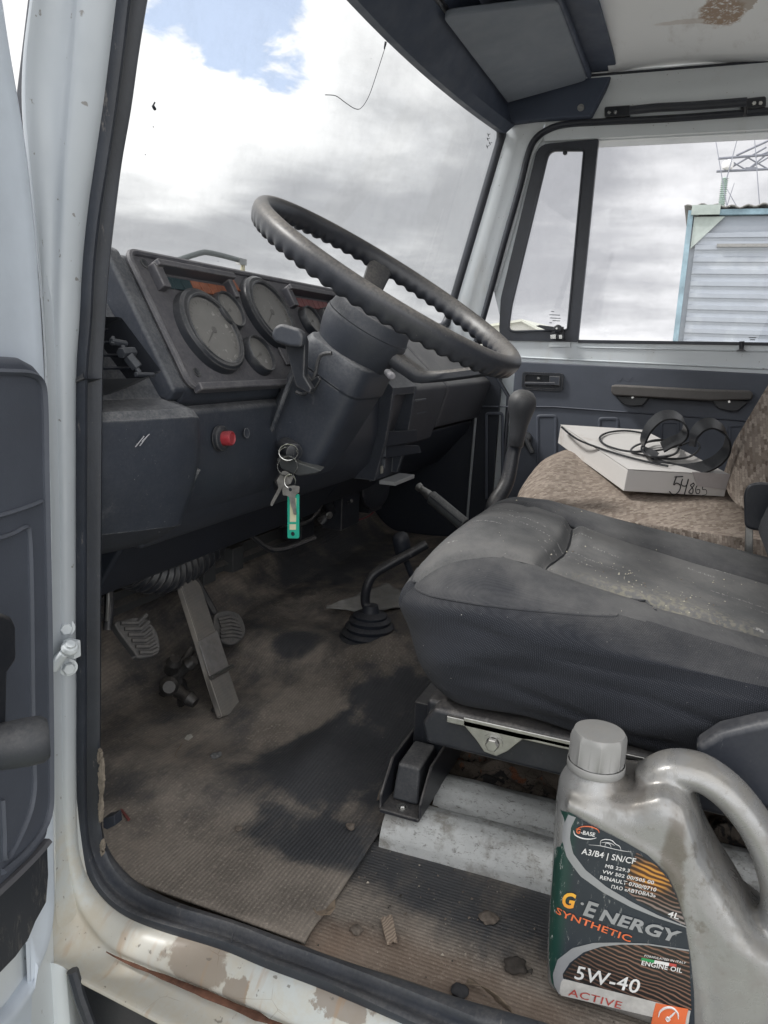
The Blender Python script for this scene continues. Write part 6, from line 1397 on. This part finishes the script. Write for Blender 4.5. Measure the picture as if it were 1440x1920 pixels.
# ---- rubber belt in two loops
def ribbon(path, wv, w, t, m_=None):
    mb = m_ or MB(); path = [Vector(p) for p in path]; wv = Vector(wv).normalized(); rows_ = []
    for i, p in enumerate(path):
        tt = (path[min(i+1, len(path)-1)]-path[max(i-1, 0)]).normalized(); n_ = tt.cross(wv).normalized(); ww = n_.cross(tt).normalized()
        rows_.append([p+ww*w/2+n_*t/2, p-ww*w/2+n_*t/2, p-ww*w/2-n_*t/2, p+ww*w/2-n_*t/2])
    return mb.loft(rows_, True, True)
BLT = thing('rubber_belt', (1.12, 0, .41), 'black rubber belt curled in two upright loops on the white box', 'belt')
BM = pmat('belt_rubber', (.010, .011, .014), .35, dust=(.22, .22, .22), da=.15, ds=40, bump=.4, bs=700)
l1 = [(905, 505), (850, 470), (840, 425), (870, 360), (925, 312), (985, 306), (1030, 335), (1042, 380), (1020, 415), (975, 435), (930, 460)]
l2 = [(1075, 455), (1085, 400), (1120, 358), (1170, 345), (1222, 375), (1245, 425), (1235, 480), (1185, 530), (1110, 560), (1020, 568), (940, 552), (890, 520)]
mb = ribbon(smooth_path([P(*zb(*p), x=1.13+.0006*(i-5)) for i, p in enumerate(l1)], 6), (1, .35, .5), .036, .004); mb.build('belt_loop', BM, BLT, ang=60)
mb = ribbon(smooth_path([P(*zb(*p), x=1.075+.002*i) for i, p in enumerate(l2)], 6), (1, .3, .55), .038, .004); mb.build('belt_loop', BM, BLT, ang=60)
# ---- coiled cable
pb = (tuple(A_+e3*.006), tuple(e3)); cz = lambda x, y, d=.0: P(*zb(x, y), pl=(tuple(A_+e3*(.006+d)), tuple(e3)))
CBL = thing('coiled_cable', (1.12, .05, .41), 'thin black cable coiled loosely across the white box', 'cable')
CM = pmat('cable_sheath', (.014, .015, .018), .3)
MB().tube(smooth_path([cz(445, 362), cz(520, 420), cz(640, 468), cz(760, 505), cz(880, 535), cz(960, 550)], 6), .0024, 8).build('cable', CM, CBL)
MB().tube(smooth_path([cz(860, 395), cz(760, 380), cz(670, 388), cz(628, 415), cz(660, 450), cz(760, 478, .004), cz(880, 478, .006), cz(1000, 455, .008), cz(1085, 430, .010), cz(1110, 462, .008), cz(1060, 505, .004), cz(960, 515, .002), cz(850, 500), cz(780, 480), cz(810, 448, .006), cz(900, 428, .01), cz(1010, 425, .012)], 6), .0024, 8).build('cable', CM, CBL)
MB().tube(smooth_path([cz(880+60*math.cos(t)*1.5+40, 465+42*math.sin(t), .004+.0006*t) for t in np.linspace(0, 6*math.pi, 34)], 4), .0024, 8).build('cable_coil', CM, CBL)

# ---- keys in the ignition
KY = thing('key_bunch', tuple(P(540, 870, x=.333)), 'bunch of keys with a green plastic tag hanging from the ignition lock', 'keys')
zk = lambda x, y, xx=.333: P(480+x/9.143, 820+y/9.143, x=xx)
def kring(c, rx, ry, xx, r=.0007, tilt=0, nm='key_ring'):
    MB().tube([zk(c[0]+rx*math.cos(t), c[1]+ry*math.sin(t), xx+tilt*math.cos(t)) for t in np.linspace(0, 2*math.pi, 49)[:-1]], r, 6, closed=True).build(nm, STEEL, KY)
kring((555, 255), 165, 140, .334, .0008, .006); kring((550, 285), 160, 120, .336, .0006, .006); kring((537, 495), 170, 172, .331, .0009); kring((580, 750), 96, 118, .330, .0008, .003)
KM = pmat('worn_key_metal', (.34, .33, .32), .35, .45, var=.3, vs=90, dust=(.3, .27, .22), da=.4)
def plate(pts, xx, th, m, nm, bev=.0003, k=2, r=.0012): 
    return MB().prism(bend([zk(*p, xx) for p in pts], r, k), (th, 0, 0)).build(nm, m, KY, bevel=bev)
plate([(600, 110), (560, 240), (500, 260), (470, 330), (640, 340), (650, 260), (625, 160), (625, 110)], .338, .004, BEZEL, 'ignition_key')
k1 = plate([(350, 740), (455, 575), (520, 585), (640, 680), (590, 800), (500, 830), (440, 880), (275, 1180), (245, 1170), (255, 1110), (385, 860)], .334, .0018, KM, 'key')
k2 = plate([(445, 880), (490, 840), (640, 825), (740, 845), (735, 950), (680, 985), (665, 1040), (690, 1335), (640, 1320), (625, 1230), (600, 1180), (565, 1020), (520, 1000), (460, 995)], .3285, .0016, KM, 'key')
MB().lathe([(0, 0), (.0026, 0)], zk(588, 895, .3283), (-1, 0, 0), 14).build('key_hole', DARK, KY)
GRN = pmat('green_tag_plastic', (.03, .42, .30), .35, var=.08)
tg = plate([(535, 975), (735, 970), (735, 1735), (535, 1735)], .332, .0022, GRN, 'key_tag', .0006, 4, .003)
crm = pmat('tag_paper', (.70, .68, .48), .6)
for q in ([(582, 1040), (690, 1040), (685, 1450), (580, 1450)], [(575, 1490), (685, 1490), (683, 1585), (575, 1585)]):
    o = MB().prism([zk(*p, .3316) for p in q], (.0005, 0, 0)).build('tag_window', crm, tg)
o = MB().lathe([(0, 0), (.0030, 0)], zk(632, 1655, .3317), (-1, 0, 0), 18).build('tag_hole', DARK, tg)

# ---- bits of litter
def litter(name, px, z, th, mat, label, cat, zoomf=None, curl=0., bev=.0004):
    pts = [P(u, v, z=z+.0001) for u, v in px]; c = sum(pts, Vector())/len(pts)
    if curl: pts = [p+Vector((0, 0, curl*((p-c).length*60)**2*.01)) for p in pts]
    mb = MB(); mb.prism([p-c for p in pts], (0, 0, th)); o = mb.build(name, mat, None, bevel=bev); o.location = c; return tag(o, label, cat)
z4 = lambda l: [(560+x/2.769, 1500+y/2.769) for x, y in l]; z5 = lambda l: [(x/2.4, 1400+y/2.4) for x, y in l]; z1 = lambda l: [(180+x/2.667, 1350+y/2.667) for x, y in l]
WOOD = NT('grey_wood'); WOOD.col(WOOD.mix(WOOD.wave(90, v=WOOD.vec((1, 1, 1), (0, 0, .25)), dirn='Y', dist=6), (.20, .15, .115), (.36, .29, .23))); WOOD.rough(.9); WOOD = WOOD.m
litter('wood_chip', z4([(425, 625), (440, 614), (452, 619), (470, 606), (485, 607), (498, 665), (512, 745), (490, 738), (478, 752), (458, 753), (440, 690)]), .004, .003, WOOD, 'flat splinter of grey brown wood lying on the threshold mat', 'wood chip')
LEAF = pmat('dry_leaf', (.20, .155, .115), .9, var=.35, vs=90, bump=.5, bs=200)
litter('dry_leaf', z4([(72, 590), (100, 600), (130, 585), (165, 560), (188, 556), (190, 585), (165, 610), (140, 600), (110, 618), (84, 612)]), .014, .0012, LEAF, 'crumpled brown leaf at the corner of the ribbed floor mat', 'leaf', curl=1.2)
mb = MB(); c = P(922, 1870, z=.004); mb.grid(lambda u, v: (.013*math.sin(u*2.6-1.3)*(1-.5*v)-.004*v, .027*(u-.5)*2+.004*mn.noise(Vector((u*9, v*5, 0))), .010*v*math.sin(u*3.1)+.001), 24, 6)
o = mb.build('dry_leaf', LEAF, None, ang=80, mods=[('SOLIDIFY', dict(thickness=.0006))]); o.location = c; tag(o, 'curled up dry leaf near the sill beside the oil canister', 'leaf')
PAP = pmat('paint_flake', (.42, .40, .36), .8, var=.2, vs=90)
litter('paint_flake', z1([(382, 333), (380, 300), (392, 268), (412, 264), (424, 280), (424, 305), (405, 318), (392, 334)]), .010, .0012, PAP, 'large pale paint flake on the floor mat behind the pedals', 'flake')
litter('paint_flake', z1([(442, 96), (455, 78), (475, 72), (486, 86), (462, 104)]), .008, .0012, PAP, 'small pale flake near the foot of the accelerator pedal', 'flake')
mb = MB(); q = smooth_path(PL(z1([(432, 118), (408, 150), (396, 178), (410, 190)]), z=.012), 5); c = q[0].copy(); mb.tube([p-c for p in q], .0006, 5); o = mb.build('grass_stalk', LEAF, None); o.location = c; tag(o, 'thin dry stalk on the mat below the accelerator pedal', 'stalk')
litter('red_splinter', z1([(120, 452), (132, 450), (172, 500), (160, 508)]), .009, .002, pmat('red_plastic_bit', (.16, .05, .045), .6), 'small dull red stick in the left corner of the footwell', 'stick')
GRAVEL = pmat('dry_clod', (.15, .125, .105), .95, var=.4, vs=120, bump=.8, bs=300)
def clod(u, v, r, z, mat, label, name='dirt_clod', sq=.5):
    c = P(u, v, z=z); bm = bmesh.new(); bmesh.ops.create_icosphere(bm, subdivisions=3, radius=r)
    for w in bm.verts: w.co *= 1+.45*mn.noise(w.co*(2.2/r)*.6+Vector((u, v, 0))); w.co.z *= sq
    me = bpy.data.meshes.new(name); bm.to_mesh(me); bm.free(); me.materials.append(mat); me.polygons.foreach_set('use_smooth', [True]*len(me.polygons))
    o = bpy.data.objects.new(name, me); COL.objects.link(o); o.location = c+Vector((0, 0, r*sq*.5)); tag(o, label, 'dirt clod'); return o
clod(915, 1724, .010, 0, GRAVEL, 'round dusty clod alone in the middle of the threshold mat')
clod(862, 1862, .009, 0, pmat('dark_clod', (.035, .035, .038), .95), 'dark clod beside the rubber sill seal')
clod(966, 1815, .012, 0, pmat('dark_clod2', (.05, .043, .038), .95, var=.5, vs=90), 'dark crumbly clod close to the oil canister base')
clod(668, 1746, .007, .0, GRAVEL, 'small clod left of the wood splinter')
clod(405, 1418, .008, .008, pmat('grey_clod', (.12, .12, .12), .9, var=.5, vs=150), 'crumpled grey lump on the footwell mat behind the accelerator')
clod(657, 1551, .006, .010, GRAVEL, 'little clod on the floor mat beside the seat mount')
clod(447, 1555, .005, .010, GRAVEL, 'tiny clod in the middle of the dusty part of the mat')
# fine grit, uncountable
mb = MB(); rg = random.Random(11)
for i in range(1500):
    if rg.random() < .5: x = .03+rg.random()**1.5*.5; y = .32+rg.random()*.5; z = fz(x, y)
    else: x = .03+rg.random()*.18; y = rg.uniform(-.45, .31); z = 0.001
    if x > .42 and y < .5: continue
    r = .0006+.0020*rg.random()**4+(.0025*rg.random() if i % 60 == 0 else 0); a = rg.random()*6
    vs = [Vector((x+r*1.3*math.cos(a+t*2.1)*rg.uniform(.6, 1.2), y+r*math.sin(a+t*2.1)*rg.uniform(.6, 1.2), z)) for t in range(3)]+[Vector((x, y, z+r*.9))]
    mb.cm = rg.choice((0, 0, 0, 1, 2)); mb.add(vs, [(0, 1, 3), (1, 2, 3), (2, 0, 3)])
o = mb.build('floor_grit', [GRAVEL, pmat('pale_grit', (.38, .34, .28), .9), pmat('dark_grit', (.05, .045, .04), .9)], None, smooth=False); o['kind'] = 'stuff'; o['label'] = 'fine grit and crumbs of dirt scattered over the cab floor mats'; o['category'] = 'grit'
# crumbs on the driver seat
mb = MB()
for i in range(220):
    x = SX+rg.gauss(0, .09); y = rg.uniform(-.2, .27)
    if abs(x-SX) > .2: continue
    z = seat_top(x, y)-.001; r = .0006+.0012*rg.random()**3; a = rg.random()*6
    if rg.random() < .5: x, y = SX-.06+rg.gauss(0, .04), .02+rg.gauss(0, .05); z = seat_top(x, y)
    mb.cm = rg.choice((0, 1, 1)); mb.add([Vector((x+r*1.3*math.cos(a+t*2.1), y+r*math.sin(a+t*2.1), z)) for t in range(3)]+[Vector((x, y, z+r))], [(0, 1, 3), (1, 2, 3), (2, 0, 3)])
o = mb.build('seat_crumbs', [GRAVEL, pmat('pale_crumb', (.45, .42, .34), .9)], None, smooth=False); o['kind'] = 'stuff'; o['label'] = 'pale crumbs strewn over the grey driver seat'; o['category'] = 'crumbs'
